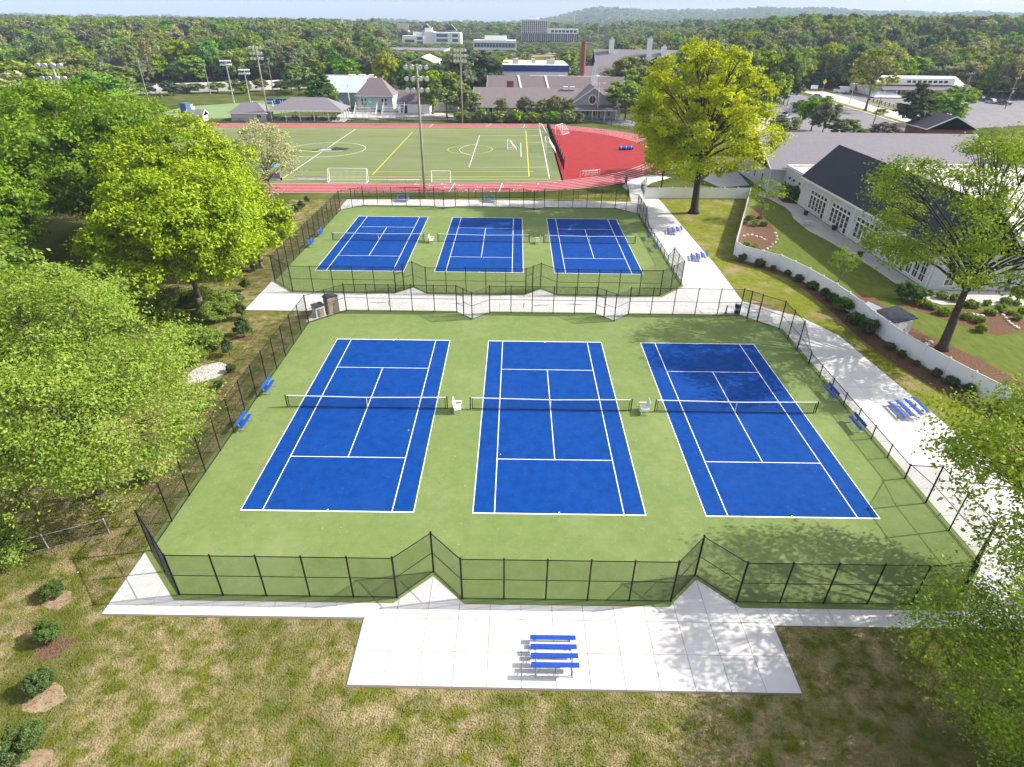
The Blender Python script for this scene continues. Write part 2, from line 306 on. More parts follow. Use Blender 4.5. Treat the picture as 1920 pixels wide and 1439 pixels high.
slabs(pm,[(-31.6,18.3),(-24.3,18.3),(-24.3,15.0),(-20.9,18.3),(-9.2,18.3),(-7.35,16.5),(-5.5,18.3),(5.5,18.3),(7.35,16.5),(9.2,18.3),(20.9,18.3),(27.3,18.3),(22.5,22.2),(13.3,23.4),(1.8,23.4),(0,25.5),(-1.8,23.4),(-12.9,23.4),(-14.7,25.5),(-16.5,23.4),(-28.1,23.4),(-31.6,26.6)],2.7,2.75,-31.6,18.3-.35)
slabs(pm,[(-31.7,56.4),(-28,60),(13.5,60),(16.7,57),(16.7,64.7),(-16,64.6),(-31.9,64.1)],2.65,2.4,-31.7,59.95)
for nm,pl in (('slab_bed',[(-24.3,-19.7),(-10.66,-19.75),(-10.66,-23.4),(10.66,-23.5),(10.66,-19.8),(31.55,-19.85),(31.2,-5.5),(29.5,14),(27.4,18.4),(22.6,22.2),(22.8,34),(22.2,65),(-32,64.2),(-31.7,18.2),(-24.3,18.2)]),):
    sheet(nm,pl,.020,MT['joint'])
# ---- tennis courts
def pad(name,cx,cy):
    x,y,c=24.3,18.72,3.35
    P=[(-x+c,-y),(-9.25,-y),(-7.35,-y+1.85),(-5.45,-y),(5.45,-y),(7.35,-y+1.85),(9.25,-y),(x-c,-y),(x,-y+c),(x,y-c),(x-c,y),(9.25,y),(7.35,y-1.85),(5.45,y),(-5.45,y),(-7.35,y-1.85),(-9.25,y),(-x+c,y),(-x,y-c),(-x,-y+c)]
    o=MB().prism([(a+cx,b+cy) for a,b in P],.0,.055).build(name,MT['court_green']); o['kind']='structure'; return o
near_pad=pad('court_surface',0,0); far_pad=pad('court_surface',-7.35,41.85)
HW,HL,SW,SVC=5.485,11.885,4.115,6.40
def strip(x0,x1,y0,y1,z=.063): return MB().box(x0,x1,y0,y1,z-.003,z)
_lines=[('baseline',(-HW,HW,-HL,-HL+.10)),('baseline',(-HW,HW,HL-.10,HL)),('sideline',(-HW,-HW+.06,-HL+.1,HL-.1)),('sideline',(HW-.06,HW,-HL+.1,HL-.1)),
 ('singles_line',(-SW,-SW+.06,-HL+.1,HL-.1)),('singles_line',(SW-.06,SW,-HL+.1,HL-.1)),('service_line',(-SW+.06,SW-.06,-SVC,-SVC+.06)),('service_line',(-SW+.06,SW-.06,SVC-.06,SVC)),
 ('center_line',(-.03,.03,-SVC+.06,SVC-.06)),('center_mark',(-.04,.04,-HL+.1,-HL+.24)),('center_mark',(-.04,.04,HL-.24,HL-.1))]
_lm=[(n,strip(*a).mesh(n,MT['line'])) for n,a in _lines]
_blue=MB().box(-HW,HW,-HL,HL,.04,.0595).mesh('playing_surface',MT['court_blue'])
COURTS=[(-14.64,0),(0,0),(14.71,0),(-22.12,42.05),(-7.41,42.05),(7.35,42.05)]
for cx,cy in COURTS:
    r=root('tennis_court_surface',(cx,cy,0),kind='structure')
    place('playing_surface',_blue,r)
    for n,me in _lm: place(n,me,r)
# ---- tennis nets
def make_net(x,y,lab):
    r=root('tennis_net',(x,y,.063),lab,'net','nets across the tennis courts')
    h=1.07; X=6.40
    def sag(u): return .914+(1.02-.914)*abs(u)/X
    mb=MB(); n=int(2*(X-.12)/.055)
    for i in range(n+1):
        u=-X+.12+2*(X-.12)*i/n; mb.box(u-.0022,u+.0022,-.002,.002,.03,sag(u))
    for k in range(17):
        z=.03+k*.055
        if z>.9: break
        mb.box(-X+.12,X-.12,-.002,.002,z-.0022,z+.0022)
    mb.build('net_mesh',MT['netting'],r)
    hb=MB()
    for s0,s1 in((-X+.1,0),(0,X-.1)):
        z0,z1=sag(s0),sag(s1)
        hb.ext([(s0,-.03,z0-.03),(s1,-.03,z1-.03),(s1,-.03,z1+.03),(s0,-.03,z0+.03)],(0,.06,0))
    hb.build('headband',MT['white'],r)
    b=MB().box(-X+.1,X-.1,-.02,.02,.0,.03); b.build('bottom_band',MT['black'],r)
    MB().box(-.028,.028,-.036,.036,0,.95).build('center_strap',MT['white'],r)
    for s in(-1,1):
        MB().tube((s*X,0,0),(s*X,0,h),.045,n=10).build('net_post',MT['black'],r)
        MB().tube((s*(X-.16),0,0),(s*(X-.16),0,1.04),.028,n=8).build('side_rod',MT['black'],r)
    return r
make_net(*COURTS[0],'black tennis net across the left court of the three nearest the camera')
# copies of the net share their meshes
_n0=[o for o in COL.objects if o.name.startswith('tennis_net')][0]
for (x,y),l in zip(COURTS[1:],['black tennis net across the middle court of the nearest row','black tennis net across the right court of the nearest row','tennis net across the left court of the farther row, by the fence benches','tennis net across the middle court of the farther row','tennis net across the right court of the farther row']):
    again(_n0,(x,y,.063),label=l)
# ---- chain link fences
_cl={}
def linkmesh(w,h0,h1,pitch=.08,t=.0021):
    key=(round(w,2),round(h0,2),round(h1,2),pitch)
    if key in _cl: return _cl[key]
    mb=MB(); H=max(h0,h1)
    def topz(x): return h0+(h1-h0)*x/w
    for s in(1,-1):
        k=int((w+H)/pitch)
        for i in range(k+1):
            c=-H+i*pitch if s==1 else i*pitch          # x - s*z = c
            # param z from 0..H ; x=c+s*z
            z0,z1=0,H
            if s==1: z0=max(z0,-c); z1=min(z1,w-c)
            else: z0=max(z0,c-w); z1=min(z1,c)
            if z1-z0<.02: continue
            # clip to sloped top: z<=h0+(h1-h0)*(c+s*z)/w
            g=(h1-h0)/w; a=1-g*s; bb=h0+g*c
            if abs(a)>1e-6:
                zt=bb/a
                if a>0: z1=min(z1,zt)
                else: z0=max(z0,zt)
            if z1-z0<.02: continue
            x0,x1=c+s*z0,c+s*z1
            d=t*1.0
            mb.add([(x0-d,-t*s,z0+d*s),(x0+d,-t*s,z0-d*s),(x0+d,t*s,z0-d*s),(x0-d,t*s,z0+d*s),(x1-d,-t*s,z1+d*s),(x1+d,-t*s,z1-d*s),(x1+d,t*s,z1-d*s),(x1-d,t*s,z1+d*s)],
                [(0,1,5,4),(1,2,6,5),(2,3,7,6),(3,0,4,7)])
    _cl[key]=mb.mesh('mesh_panel',MT['wire']); return _cl[key]
_pm={}
def postmesh(h,r,m='black'):
    k=(round(h,2),r,m)
    if k not in _pm:
        mb=MB().tube((0,0,0),(0,0,h),r,n=8); mb.ball((0,0,h),r*1.25,8,4,.8); _pm[k]=mb.mesh('post',MT[m])
    return _pm[k]
_rm={}
def railmesh(L,dz,r,m='black'):
    k=(round(L,3),round(dz,2),r,m)
    if k not in _rm: _rm[k]=MB().tube((0,0,0),(L,0,dz),r,n=6).mesh('rail',MT[m])
    return _rm[k]
def fence(name,label,cat,pts,group=None,z=.055,bay=2.35,pr=.044,rr=.029,m='black',pitch=.08,gates=None,mid=True,closed=False,wire=.0021):
    """pts: list of (x,y,height); gates: indices of segments that hold a gate"""
    r=root(name,(pts[0][0],pts[0][1],z),label,cat,group); ox,oy=pts[0][0],pts[0][1]
    n=len(pts); segs=[(i,(i+1)%n) for i in range(n if closed else n-1)]
    for si,(i,j) in enumerate(segs):
        a,b=pts[i],pts[j]; L=math.hypot(b[0]-a[0],b[1]-a[1]); ang=math.atan2(b[1]-a[1],b[0]-a[0])
        k=max(1,round(L/bay)); w=L/k; cuts=[q*w for q in range(k+1)]
        gmode=gates.get(si) if gates else None
        if gmode=='start': cuts=[0,1.15,L]; gi=0
        elif gmode=='end': cuts=[0,L-1.15,L]; gi=1
        elif gmode=='open': cuts=[0,2.35,3.5,L]; gi=1
        else: gi=-1
        for q in range(len(cuts)-1):
            u0,u1=cuts[q],cuts[q+1]; w=u1-u0; h0=a[2]+(b[2]-a[2])*u0/L; h1=a[2]+(b[2]-a[2])*u1/L
            x,y=a[0]+math.cos(ang)*u0-ox,a[1]+math.sin(ang)*u0-oy
            corner=(q==0)
            place('post',postmesh(h0+.06,pr*(1.25 if corner or gi in(q,q-1) else 1),m),r,(x,y,0))
            if q==gi:
                gt=root('gate',(x,y,0)); gt.parent=r; gt.rotation_euler=(0,0,ang if gmode!='open' else ang+.8)
                fm=MB(); gw=w-.12
                for zz in(.08,1.08,2.1): fm.tube((.06,0,zz),(.06+gw,0,zz),.022,n=6)
                for xx in(.06,.06+gw): fm.tube((xx,0,.08),(xx,0,2.1),.026,n=6)
                fm.build('gate_frame',MT[m],gt); place('gate_mesh',linkmesh(round(gw,2),2.0,2.0),gt,(.06,0,.1))
                MB().tube((.06,0,1.08),(-.06,-.12,1.08),.02,n=5).build('latch',MT[m],gt)
                place('rail',railmesh(w,0,rr*1.1,m),r,(x,y,2.2),ang); place('rail',railmesh(w,0,rr,m),r,(x,y,h0-.02),ang)
                place('mesh_panel',linkmesh(w,h0-2.22,h1-2.22,pitch,wire),r,(x,y,2.2),ang)
                continue
            place('rail',railmesh(w,h1-h0,rr,m),r,(x,y,h0-.02),ang)
            if mid and min(h0,h1)>2: place('rail',railmesh(w,(h1-h0)*.5,rr*.8,m),r,(x,y,h0*.5),ang)
            elif mid and max(h0,h1)>2:
                if h0>h1: place('rail',railmesh(w,1.2-1.5,rr*.8,m),r,(x,y,1.5),ang)
                else: place('rail',railmesh(w,.3,rr*.8,m),r,(x,y,1.2),ang)
            place('rail',railmesh(w,0,rr*.7,m),r,(x,y,.05),ang)
            place('mesh_panel',linkmesh(w,h0,h1,pitch,wire),r,(x,y,0),ang)
    if not closed:
        b=pts[-1]; place('post',postmesh(b[2]+.06,pr*1.25,m),r,(b[0]-ox,b[1]-oy,0))
    return r
H3=3.02
X,Y,C=23.9,18.36,3.1
near=[(-X+C,-Y),(-9.1,-Y),(-7.35,-Y+1.8),(-5.6,-Y),(5.6,-Y),(7.35,-Y+1.8),(9.1,-Y),(X-C,-Y),(X,-Y+C),(X,-10.35),(X,-7.9,1.15),(X,8.0,1.15),(X,10.7),(X,Y-C),(X-C,Y),(9.1,Y),(7.35,Y-1.75),(5.6,Y),(-5.6,Y),(-7.35,Y-1.75),(-9.1,Y),(-X+C,Y),(-X,Y-C),(-X,-Y+C)]
near=[(a[0],a[1],a[2] if len(a)>2 else H3) for a in near]
fence('chain_link_fence','tall black chain link fence enclosing the nearest three tennis courts','fence',near,'fences round the tennis courts',gates={13:'open',16:'end',19:'end'},closed=True)
far=[(a[0]-7.35,a[1]+41.85,a[2]) for a in near]
far[9]=(16.55,31.6,2.95);far[10]=(16.55,33.9,1.15);far[11]=(16.55,47.6,1.15);far[12]=(16.55,50,2.95)
fence('chain_link_fence','tall black chain link fence enclosing the farther three tennis courts','fence',far,'fences round the tennis courts',gates={1:'start',4:'start'},closed=True)
# low fence between terrace and running track, and along the path
lowpts=[(-31.0,66.0),(-26,66.2),(-10,66.6),(5,66.9),(16.8,67.2),(17.3,71.5),(16.6,75.5),(15.9,78.3)]
fence('track_fence','low black chain link fence between the running track and the far courts','fence',[(a,b,1.15) for a,b in lowpts],'low fences by the track',z=.0,bay=3.1,pr=.03,rr=.018,pitch=.10)
fence('path_fence','short black fence on the right side of the path to the track','fence',[(19.6,67.6,1.15),(20.3,74.5,1.15),(22.0,78.6,1.15)],'low fences by the track',z=.0,bay=2.3,pr=.03,rr=.018,pitch=.10)
fence('weathered_fence','old silver chain link fence, bent and short, under the feathery tree at left','fence',[(-35.5,-17.5,1.1),(-30.0,-15.2,1.1),(-27.2,-13.9,1.1)],z=.0,bay=2.9,pr=.03,rr=.02,m='galv',pitch=.1,wire=.003)
fence('grey_fence','grey wire fence glimpsed behind the big bright maple','fence',[(-47,19.5,1.2),(-43.9,20.4,1.2),(-40.2,22.1,1.2)],z=.0,bay=2,pr=.035,rr=.02,m='galv',pitch=.1,wire=.004)

# ---------------------------------------------------------------- court furniture
def bleacher_proto():
    r=root('bleacher',(0,0,0),'low four-row bleacher with blue seats on the concrete pad nearest the camera','bleacher','small blue-seated bleachers')
    Lx=2.27
    rows=[(.0,.31),(.60,.45),(1.2,.62),(1.8,.79)]   # +y faces the courts: row 0 in front
    for y,z in rows: MB().cbox((0,-y,z),(Lx,.25,.035)).build('seat_plank',MT['blue'],r)
    for (y,z) in rows[1:]: 
        MB().cbox((0,-y+.30,z-.26),(Lx*1.02,.24,.03)).build('foot_plank',MT['alu'],r)
    for s in(-1,1):
        x=s*Lx*.38; mb=MB()
        mb.tube((x,.12,.03),(x,-1.95,.03),.02,n=6)
        for y,z in rows: mb.tube((x,-y,.03),(x,-y,z-.02),.022,n=6); mb.tube((x,-y-.1,z-.03),(x,-y+.12,z-.03),.016,n=5); mb.tube((x,-y,z-.28),(x,-y+.42,z-.28),.016,n=5)
        mb.tube((x,.1,.05),(x,-1.9,.74),.018,n=6)
        mb.build('frame',MT['galv'],r)
    b=MB(); b.tube((-Lx*.38,-1.8,.7),(Lx*.38,-1.2,.1),.012,n=5); b.tube((Lx*.38,-1.8,.7),(-Lx*.38,-1.2,.1),.012,n=5); b.tube((-Lx*.38,-1.9,.03),(Lx*.38,-1.9,.03),.015,n=5); b.build('cross_brace',MT['galv'],r)
    return r
bl=bleacher_proto(); bl.location=(-.87,-20.88,.05)
again(bl,(27.6,.25,.05),R(90),'small blue-seated bleacher on the walkway right of the nearest courts')
again(bl,(19.5,47.4,.05),R(82),'blue-seated bleacher on the far walkway, the farther of the two there')
again(bl,(20.2,36.2,.05),R(80),'blue-seated bleacher on the far walkway, the nearer of the two there')
again(bl,(-22.3,62.5,.05),R(180),'blue-seated bleacher behind the far-left court by the light pole')
again(bl,(-7.5,62.9,.05),R(180),'blue-seated bleacher behind the farther row, between its left and middle courts')
def bench_proto():
    r=root('player_bench',(0,0,0),'','bench','blue benches along the court fences')
    Lx=1.85
    MB().cbox((0,.10,.44),(Lx,.26,.04)).build('seat',MT['blue'],r)
    MB().cbox((0,-.16,.74),(Lx,.035,.25),rx=.22).build('backrest',MT['blue'],r)
    for s in(-1,1):
        x=s*.66; mb=MB(); mb.tube((x,.42,.025),(x,-.36,.025),.025,n=6); mb.tube((x,.06,.03),(x,.06,.42),.025,n=6); mb.tube((x,.08,.40),(x,-.12,.42),.022,n=6); mb.tube((x,-.11,.40),(x,-.20,.86),.022,n=6)
        mb.build('leg',MT['galv'],r)
    return r
bp=bench_proto(); bp.location=(-23.35,2.35,.055); bp.rotation_euler=(0,0,R(-90)); bp['label']='blue bench against the left fence of the nearest courts, the farther of two'
again(bp,(-23.35,-2.75,.055),R(-90),'blue bench against the left fence of the nearest courts, the nearer of two')
again(bp,(23.4,2.55,.055),R(90),'blue bench against the right fence of the nearest courts, the farther of two')
again(bp,(23.4,-1.9,.055),R(90),'blue bench against the right fence of the nearest courts, the nearer of two')
again(bp,(-30.7,44.0,.055),R(-90),'blue bench by the left fence of the farther courts, the farther of two')
again(bp,(-30.7,39.4,.055),R(-90),'blue bench by the left fence of the farther courts, the nearer of two')
again(bp,(16.05,44.2,.055),R(90),'blue bench by the right fence of the farther courts, the farther of two')
again(bp,(16.05,39.5,.055),R(90),'blue bench by the right fence of the farther courts, the nearer of two')
def chair_proto():
    r=root('slatted_chair',(0,0,0),'','chair','white slatted chairs between the courts'); r.scale=(.86,.86,.9)
    # faces +x
    for i in range(4): MB().cbox((.20-.13*i,0,.42-.02*i),(.11,1.05,.025),ry=.12).build('seat_slat',MT['white'],r)
    for i in range(7):
        y=-.45+.15*i; MB().cbox((-.36,y,.80),(.025,.13,.82+.05*math.cos(y*3)),ry=-.28).build('back_slat',MT['white'],r)
    for s in(-1,1):
        MB().cbox((-.02,s*.56,.66),(.72,.12,.025)).build('armrest',MT['white'],r)
        MB().box(.24,.31,s*.55-.03,s*.55+.03,0,.65).build('leg',MT['white'],r); MB().box(-.34,-.27,s*.55-.03,s*.55+.03,0,.65).build('leg',MT['white'],r)
    return r
ch=chair_proto(); ch.location=(-7.35,-.3,.055); ch['label']='white slatted chair between the left and middle nearest courts'
again(ch,(7.35,-.15,.055),R(180),'white slatted chair between the middle and right nearest courts')
again(ch,(-14.6,41.6,.055),0,'white slatted chair between the left and middle courts of the farther row')
again(ch,(.1,41.7,.055),R(180),'white slatted chair between the middle and right courts of the farther row')
# sheds at the corner
a45=math.atan2(3.1,3.1)
r=root('storage_shed',(-22.25,18.15,.05),'tall tan plastic storage shed with dark curved roof in the corner behind the fence','shed',rz=a45)
MB().box(-.62,.62,-.45,.45,0,1.72).build('wall',MT['tan'],r)
mb=MB()
for i in range(6):
    x0=-.70+i*.2333;x1=x0+.2333; z=lambda x:1.72+.20*(1-(x/.72)**2)
    mb.ext([(x0,-.52,z(x0)-.04),(x1,-.52,z(x1)-.04),(x1,-.52,z(x1)+.03),(x0,-.52,z(x0)+.03)],(0,1.04,0))
mb.build('roof',MT['shed_roof'],r)
for s in(-1,1): MB().box(.02 if s>0 else -.58,.58 if s>0 else -.02,-.475,-.45,.08,1.6).build('door',MT['tan'],r)
MB().box(.04,.07,-.50,-.475,.8,1.1).build('handle',MT['black'],r)
r=root('storage_box',(-23.35,17.15,.05),'low tan and white plastic deck box shed beside the tall one','storage box',rz=a45)
MB().box(-.52,.52,-.42,.42,0,1.12).build('wall',MT['white'],r)
MB().ext([(-.58,-.48,1.10),(-.58,-.48,1.16),(-.58,.48,1.27),(-.58,.48,1.21)],(1.16,0,0)).build('lid',MT['shed_roof'],r)
MB().box(-.36,.36,-.445,-.42,.05,.86).build('door',MT['tan_d'],r); MB().box(-.29,.29,-.465,-.445,.05,.79).build('door_panel',MT['tan'],r)
# bin, fountain, small squeegee frames on the terrace
r=root('trash_can',(20.75,18.95,.05),'dark grey round trash can at the upper right corner of the near fence','trash can')
mb=MB(); mb.tube((0,0,0),(0,0,.95),.26,.33,n=16); mb.build('body',mat('can_grey',(.06,.07,.09),rough=.6),r); MB().tube((0,0,.95),(0,0,1.04),.35,.30,n=16).build('lid',MT['black'],r); MB().tube((0,0,1.04),(0,0,1.12),.14,.12,n=12).build('mouth',MT['galv'],r)
MB().tube((0,0,.45),(0,0,.72),.302,.318,n=16).build('label_band',MT['galv'],r)
r=root('drinking_fountain',(19.6,19.0,.05),'slim dark pedestal drinking fountain left of the trash can','drinking fountain')
MB().tube((0,0,0),(0,0,.04),.16,n=12).build('base',MT['black'],r); MB().cbox((0,0,.45),(.10,.12,.85)).build('pedestal',MT['black'],r); MB().tube((.12,0,.84),(.12,0,.90),.10,.16,n=12).build('basin',MT['galv'],r); MB().cbox((.06,0,.86),(.2,.08,.05)).build('arm',MT['black'],r)
for x,y in((-16.6,19.9),(-2.0,19.8)):
    r=root('water_tap',(x,y,.05),'small black water tap on the terrace, left one' if x<-5 else 'small black water tap on the terrace, right one','tap','water taps on the terrace')
    MB().tube((0,0,0),(0,0,.5),.025,n=6).build('pipe',MT['black'],r); MB().tube((0,0,.46),(.12,0,.44),.02,n=6).build('spout',MT['black'],r)
for i,(x,y,rz) in enumerate(((-17.9,20.6,.1),(-9.0,20.7,.2),(-.2,20.4,.15),(3.6,20.8,-.1))):
    if i==0: 
        r=fr=root('court_squeegee',(x,y,.05),'grey squeegee lying on the terrace, leftmost of four','squeegee','squeegees on the terrace between the courts',rz=rz)
        MB().tube((-.85,.0,.03),(.85,0,.03),.03,n=6).build('blade',MT['galv'],r); MB().tube((0,0,.05),(.2,.9,.10),.016,n=6).build('handle',MT['alu'],r)
    else: again(fr,(x,y,.05),rz,['','grey squeegee on the terrace above the left V of the near fence','grey squeegee lying on the terrace below the middle far court','grey squeegee on the terrace right of the fence notch'][i])
# ---------------------------------------------------------------- running track and field
FX,FY,SH=-48.0,109.2,.065
def F(u,v): return (FX+u, FY+v+SH*u)
def oval(rad,n=28,uc=43.0):
    P=[]
    for k in range(n+1):
        t=-math.pi/2+math.pi*k/n; P.append(F(uc+rad*math.cos(t),rad*math.sin(t)))
    for k in range(n+1):
        t=math.pi/2+math.pi*k/n; P.append(F(-uc+rad*math.cos(t),rad*math.sin(t)))
    return P
sheet('track_apron_ground',oval(46,36),.010,MT['meadow'])
sheet('running_track',oval(41.3,40),.016,MT['track_lane'])
sheet('infield_grass',oval(34.3,40),.020,MT['turf'])
Dp=[F(54,-34.3+.2),F(54,33)]
_d=[F(54.2,-33)]+[F(43+34.4*math.cos(t),34.4*math.sin(t)) for t in [ -1.25+2.5*k/24 for k in range(25)]]+[F(54.2,33)]
sheet('track_apron',_d,.026,MT['track'])
# red overlay widening at the far right corner
tl=root('track_lines',(0,0,0),kind='structure')
def band(mb,P,wd,z,closed=False):
    n=len(P)
    L=[];Rr=[]
    for i in range(n):
        a=Vector(P[(i-1)%n] if closed or i>0 else P[i]); b=Vector(P[(i+1)%n] if closed or i<n-1 else P[i]); d=(b-a).normalized(); nn=Vector((-d.y,d.x))
        p=Vector(P[i]); L.append((p.x+nn.x*wd/2,p.y+nn.y*wd/2,z)); Rr.append((p.x-nn.x*wd/2,p.y-nn.y*wd/2,z))
    for i in range(n if closed else n-1):
        j=(i+1)%n; mb.ngon([Rr[i],Rr[j],L[j],L[i]])
for k in range(7):
    mb=MB(); band(mb,oval(34.45+k*1.13,40),.11,.030,True); mb.build('lane_line',MT['line'],tl)
for i,(u,v0,v1) in enumerate([(33,-41,-34.6),(42,-41,-34.6),(-42,34.6,41),(20,34.6,41),(47,34.6,41)]):
    mb=MB(); band(mb,[F(u,v0),F(u+.4,v1)],.14,.033); mb.build('start_line',MT['line'],tl)
for k in range(6):
    for u0 in (26+2.9*k, 31+3.4*k):
        mb=MB(); v=-35.2-1.13*k; band(mb,[F(u0,v+.3),F(u0,v-.45)],.12,.034); band(mb,[F(u0,v-.1),F(u0+.8,v-.1)],.10,.034); mb.build('relay_mark',MT['line'],tl)
def text(s,size,m,parent,loc,rot,name='lettering',depth=0.0):
    c=bpy.data.curves.new(name,'FONT'); c.body=s; c.size=size; c.extrude=depth; c.align_x='CENTER'
    o=bpy.data.objects.new(name,c); me=bpy.data.meshes.new_from_object(o); bpy.data.objects.remove(o); bpy.data.curves.remove(c)
    me.materials.clear(); me.materials.append(m); p=bpy.data.objects.new(name,me); COL.objects.link(p)
    if parent: p.parent=parent
    p.location=loc; p.rotation_euler=rot; return p
for k in range(6):
    x,y=F(36+3.3*k,-40.3+1.13*k+.1); text(str(6-k),1.0,MT['line'],tl,(x,y,.034),(0,0,R(4)),'lane_number')
for k in range(6):
    v=35+1.13*k-.4; x,y=F(36.2+.25*k,v); text(str(k+1),.95,MT['line'],tl,(x,y,.034),(0,0,R(4)),'lane_number')
# field markings
fm=root('field_markings',(0,0,0),kind='structure')
def fl(name,P,wd,m='line',z=.030,closed=False): mb=MB(); band(mb,[F(*p) for p in P],wd,z,closed); return mb.build(name,MT[m],fm)
V0,V1,U=-31.3,30.6,51.6
fl('touchline',[(-U,V0),(U,V0)],.12); fl('touchline',[(-U,V1),(U,V1)],.12); fl('goal_line',[(U,V0),(U,V1)],.16); fl('goal_line',[(-U,V0),(-U,V1)],.14)
fl('halfway_line',[(0,V0),(0,V1)],.14)
fl('center_circle',[(9.15*math.cos(2*math.pi*k/48),9.15*math.sin(2*math.pi*k/48)) for k in range(48)],.14,closed=True)
for s in(-1,1):
    fl('penalty_line',[(s*U,-20.2),(s*35.1,-20.2),(s*35.1,20.2),(s*U,20.2)],.14,z=.031)
    fl('goal_area_line',[(s*U,-9.2),(s*46.1,-9.2),(s*46.1,9.2),(s*U,9.2)],.12,z=.031)
    fl('penalty_arc',[(s*(40.6-9.15*math.cos(t)),9.15*math.sin(t)) for t in [-.92+1.84*k/16 for k in range(17)]],.12,z=.031)
fl('sideline',[(-46,-24.5),(48.6,-24.5)],.12,'yline',.033); fl('sideline',[(-46,25.4),(48.6,25.4)],.10,'yline',.033)
fl('end_line',[(47.6,-29.0),(47.6,28.5)],.16,'yline',.034); fl('restraining_line',[(16.5,-27),(16.5,26)],.14,'yline',.034); fl('restraining_line',[(-16.5,-27),(-16.5,26)],.14,'yline',.034)
fl('sideline',[(-46,-29),(47.6,-29)],.14,'yline',.034); fl('sideline',[(-46,28.3),(47.6,28.3)],.10,'yline',.034)
fl('crease_circle',[(34.0+5.6*math.cos(2*math.pi*k/28)*.95,0+5.6*math.sin(2*math.pi*k/28)) for k in range(28)],.10,'yline',.035,True)
# midfield emblem: dark wings, gold edges
for nm,P,m in (('emblem_wing',[(-5.6,-1.2),(-2.2,-.3),(-1.2,1.8),(1.4,1.5),(1.2,3.2),(5.4,1.4),(4.9,-1.2),(2.2,-1.9),(0,-2.6),(-2.4,-1.8)],'black'),
  ('emblem_edge',[(-5.9,-1.7),(-5.6,-1.3),(-2.4,-1.9),(0,-2.7),(2.2,-2.0),(4.8,-1.3),(4.2,-1.9),(1.5,-2.6),(-1,-2.95),(-3.4,-2.1)],'yline'),
  ('emblem_center',[(-1.6,-1.4),(-1.0,1.1),(1.0,1.0),(1.8,-1.2),(0,-2.0)],'galv')):
    mb=MB(); mb.ngon([(*F(*p),.036+(.003 if nm=='emblem_center' else 0)) for p in P]); mb.build(nm,MT[m],fm)
# ---------------------------------------------------------------- field equipment
def goal(name,label,x,y,rz,w,h,d,z=.03,rr=.06,cat='goal',g='goals on the sports field'):
    r=root(name,(x,y,z),label,cat,g,rz=rz)   # opening faces +y (local), width along x
    mb=MB(); 
    for s in(-1,1): mb.tube((s*w/2,0,0),(s*w/2,0,h),rr,n=8)
    mb.tube((-w/2,0,h),(w/2,0,h),rr,n=8); mb.build('goal_frame',MT['white'],r)
    mb=MB(); t=d*.35
    for s in(-1,1):
        mb.tube((s*w/2,0,h),(s*w/2,-t,h*.97),rr*.6,n=6); mb.tube((s*w/2,-t,h*.97),(s*w/2,-d,0.03),rr*.6,n=6); mb.tube((s*w/2,0,.04),(s*w/2,-d,.04),rr*.8,n=6)
    mb.tube((-w/2,-d,.04),(w/2,-d,.04),rr*.8,n=6); mb.build('back_frame',MT['white'],r)
    mb=MB(); n=int(w/.22)
    for i in range(n+1):
        xx=-w/2+w*i/n; mb.tube((xx,-t,h*.97),(xx,-d,.05),.006,n=3,cap=False)
    for k in range(8):
        f=k/7; yy=-t-(d-t)*f; zz=h*.97*(1-f)+.05*f; mb.tube((-w/2,yy,zz),(w/2,yy,zz),.006,n=3,cap=False)
        for s in(-1,1): mb.tube((s*w/2,0,h*(1-f)+.05*f),(s*w/2,yy,zz),.006,n=3,cap=False)
    mb.build('goal_net',MT['white'],r); return r
goal('soccer_goal','white soccer goal on the near edge of the field, left of the tall light pole',-34.8,77.6,0,7.3,2.3,1.6)
goal('soccer_goal','long low white goal lying on its face beside the track, right of the light pole',-17.3,78.4,0,3.6,1.9,1.1)
goal('soccer_goal','large white soccer goal on the right end line of the field',3.9,111.8,R(90),7.4,2.44,2.4)
goal('lacrosse_goal','white lacrosse goal with a pointed net standing inside the penalty area',-5.2,112.6,R(90),1.9,1.9,2.2,rr=.07)
goal('lacrosse_goal','white narrow goal behind the far right corner of the pitch',3.2,137.3,R(90),2.2,2.3,2.0,rr=.07)
goal('soccer_goal','white goal parked on the red apron behind the barrier net',8.6,137,R(60),4.2,2.2,2.2)
goal('corner_rebounder','small white rebounder frame at the near right corner flag','',0,0,1,1,1) if False else None
goal('soccer_goal','white goal on the upper practice turf behind the snack hut',-88.6,181,R(10),6.5,2.3,1.6)
for i,(x,y,w,l) in enumerate([(-41.7,77.4,6.4,'long aluminium bench at the track side, left of the white goal'),(-24.6,77.1,6.4,'long aluminium bench at the track side, right of the white goal')]):
    r=root('team_bench',(x,y,.03),l,'bench','long aluminium benches beside the track',rz=.05)
    MB().cbox((0,0,.45),(w,.26,.05)).build('seat',MT['alu'],r); MB().cbox((0,-.18,.78),(w,.04,.24)).build('backrest',MT['alu'],r)
    for s in(-1,-.33,.33,1): mb=MB(); mb.tube((s*w*.42,.1,0),(s*w*.42,.0,.43),.03,n=5); mb.tube((s*w*.42,-.15,0),(s*w*.42,-.17,.85),.03,n=5); mb.build('leg',MT['galv'],r)
r=root('team_shelter',(-50.2,78.4,.03),'wheeled team shelter with a blue roof beside the track, by the pale tree','shelter')
MB().ext([(-2.6,-1,2.25),(-2.6,1,2.45),(-2.6,1,2.53),(-2.6,-1,2.33)],(5.2,0,0)).build('roof',mat('sky_blue_panel',(.10,.28,.55),rough=.4),r)
mb=MB()
for s in(-1,0,1): mb.tube((s*2.4,-.85,0),(s*2.4,-.85,2.25),.05,n=6); mb.tube((s*2.4,.85,0),(s*2.4,.85,2.42),.05,n=6)
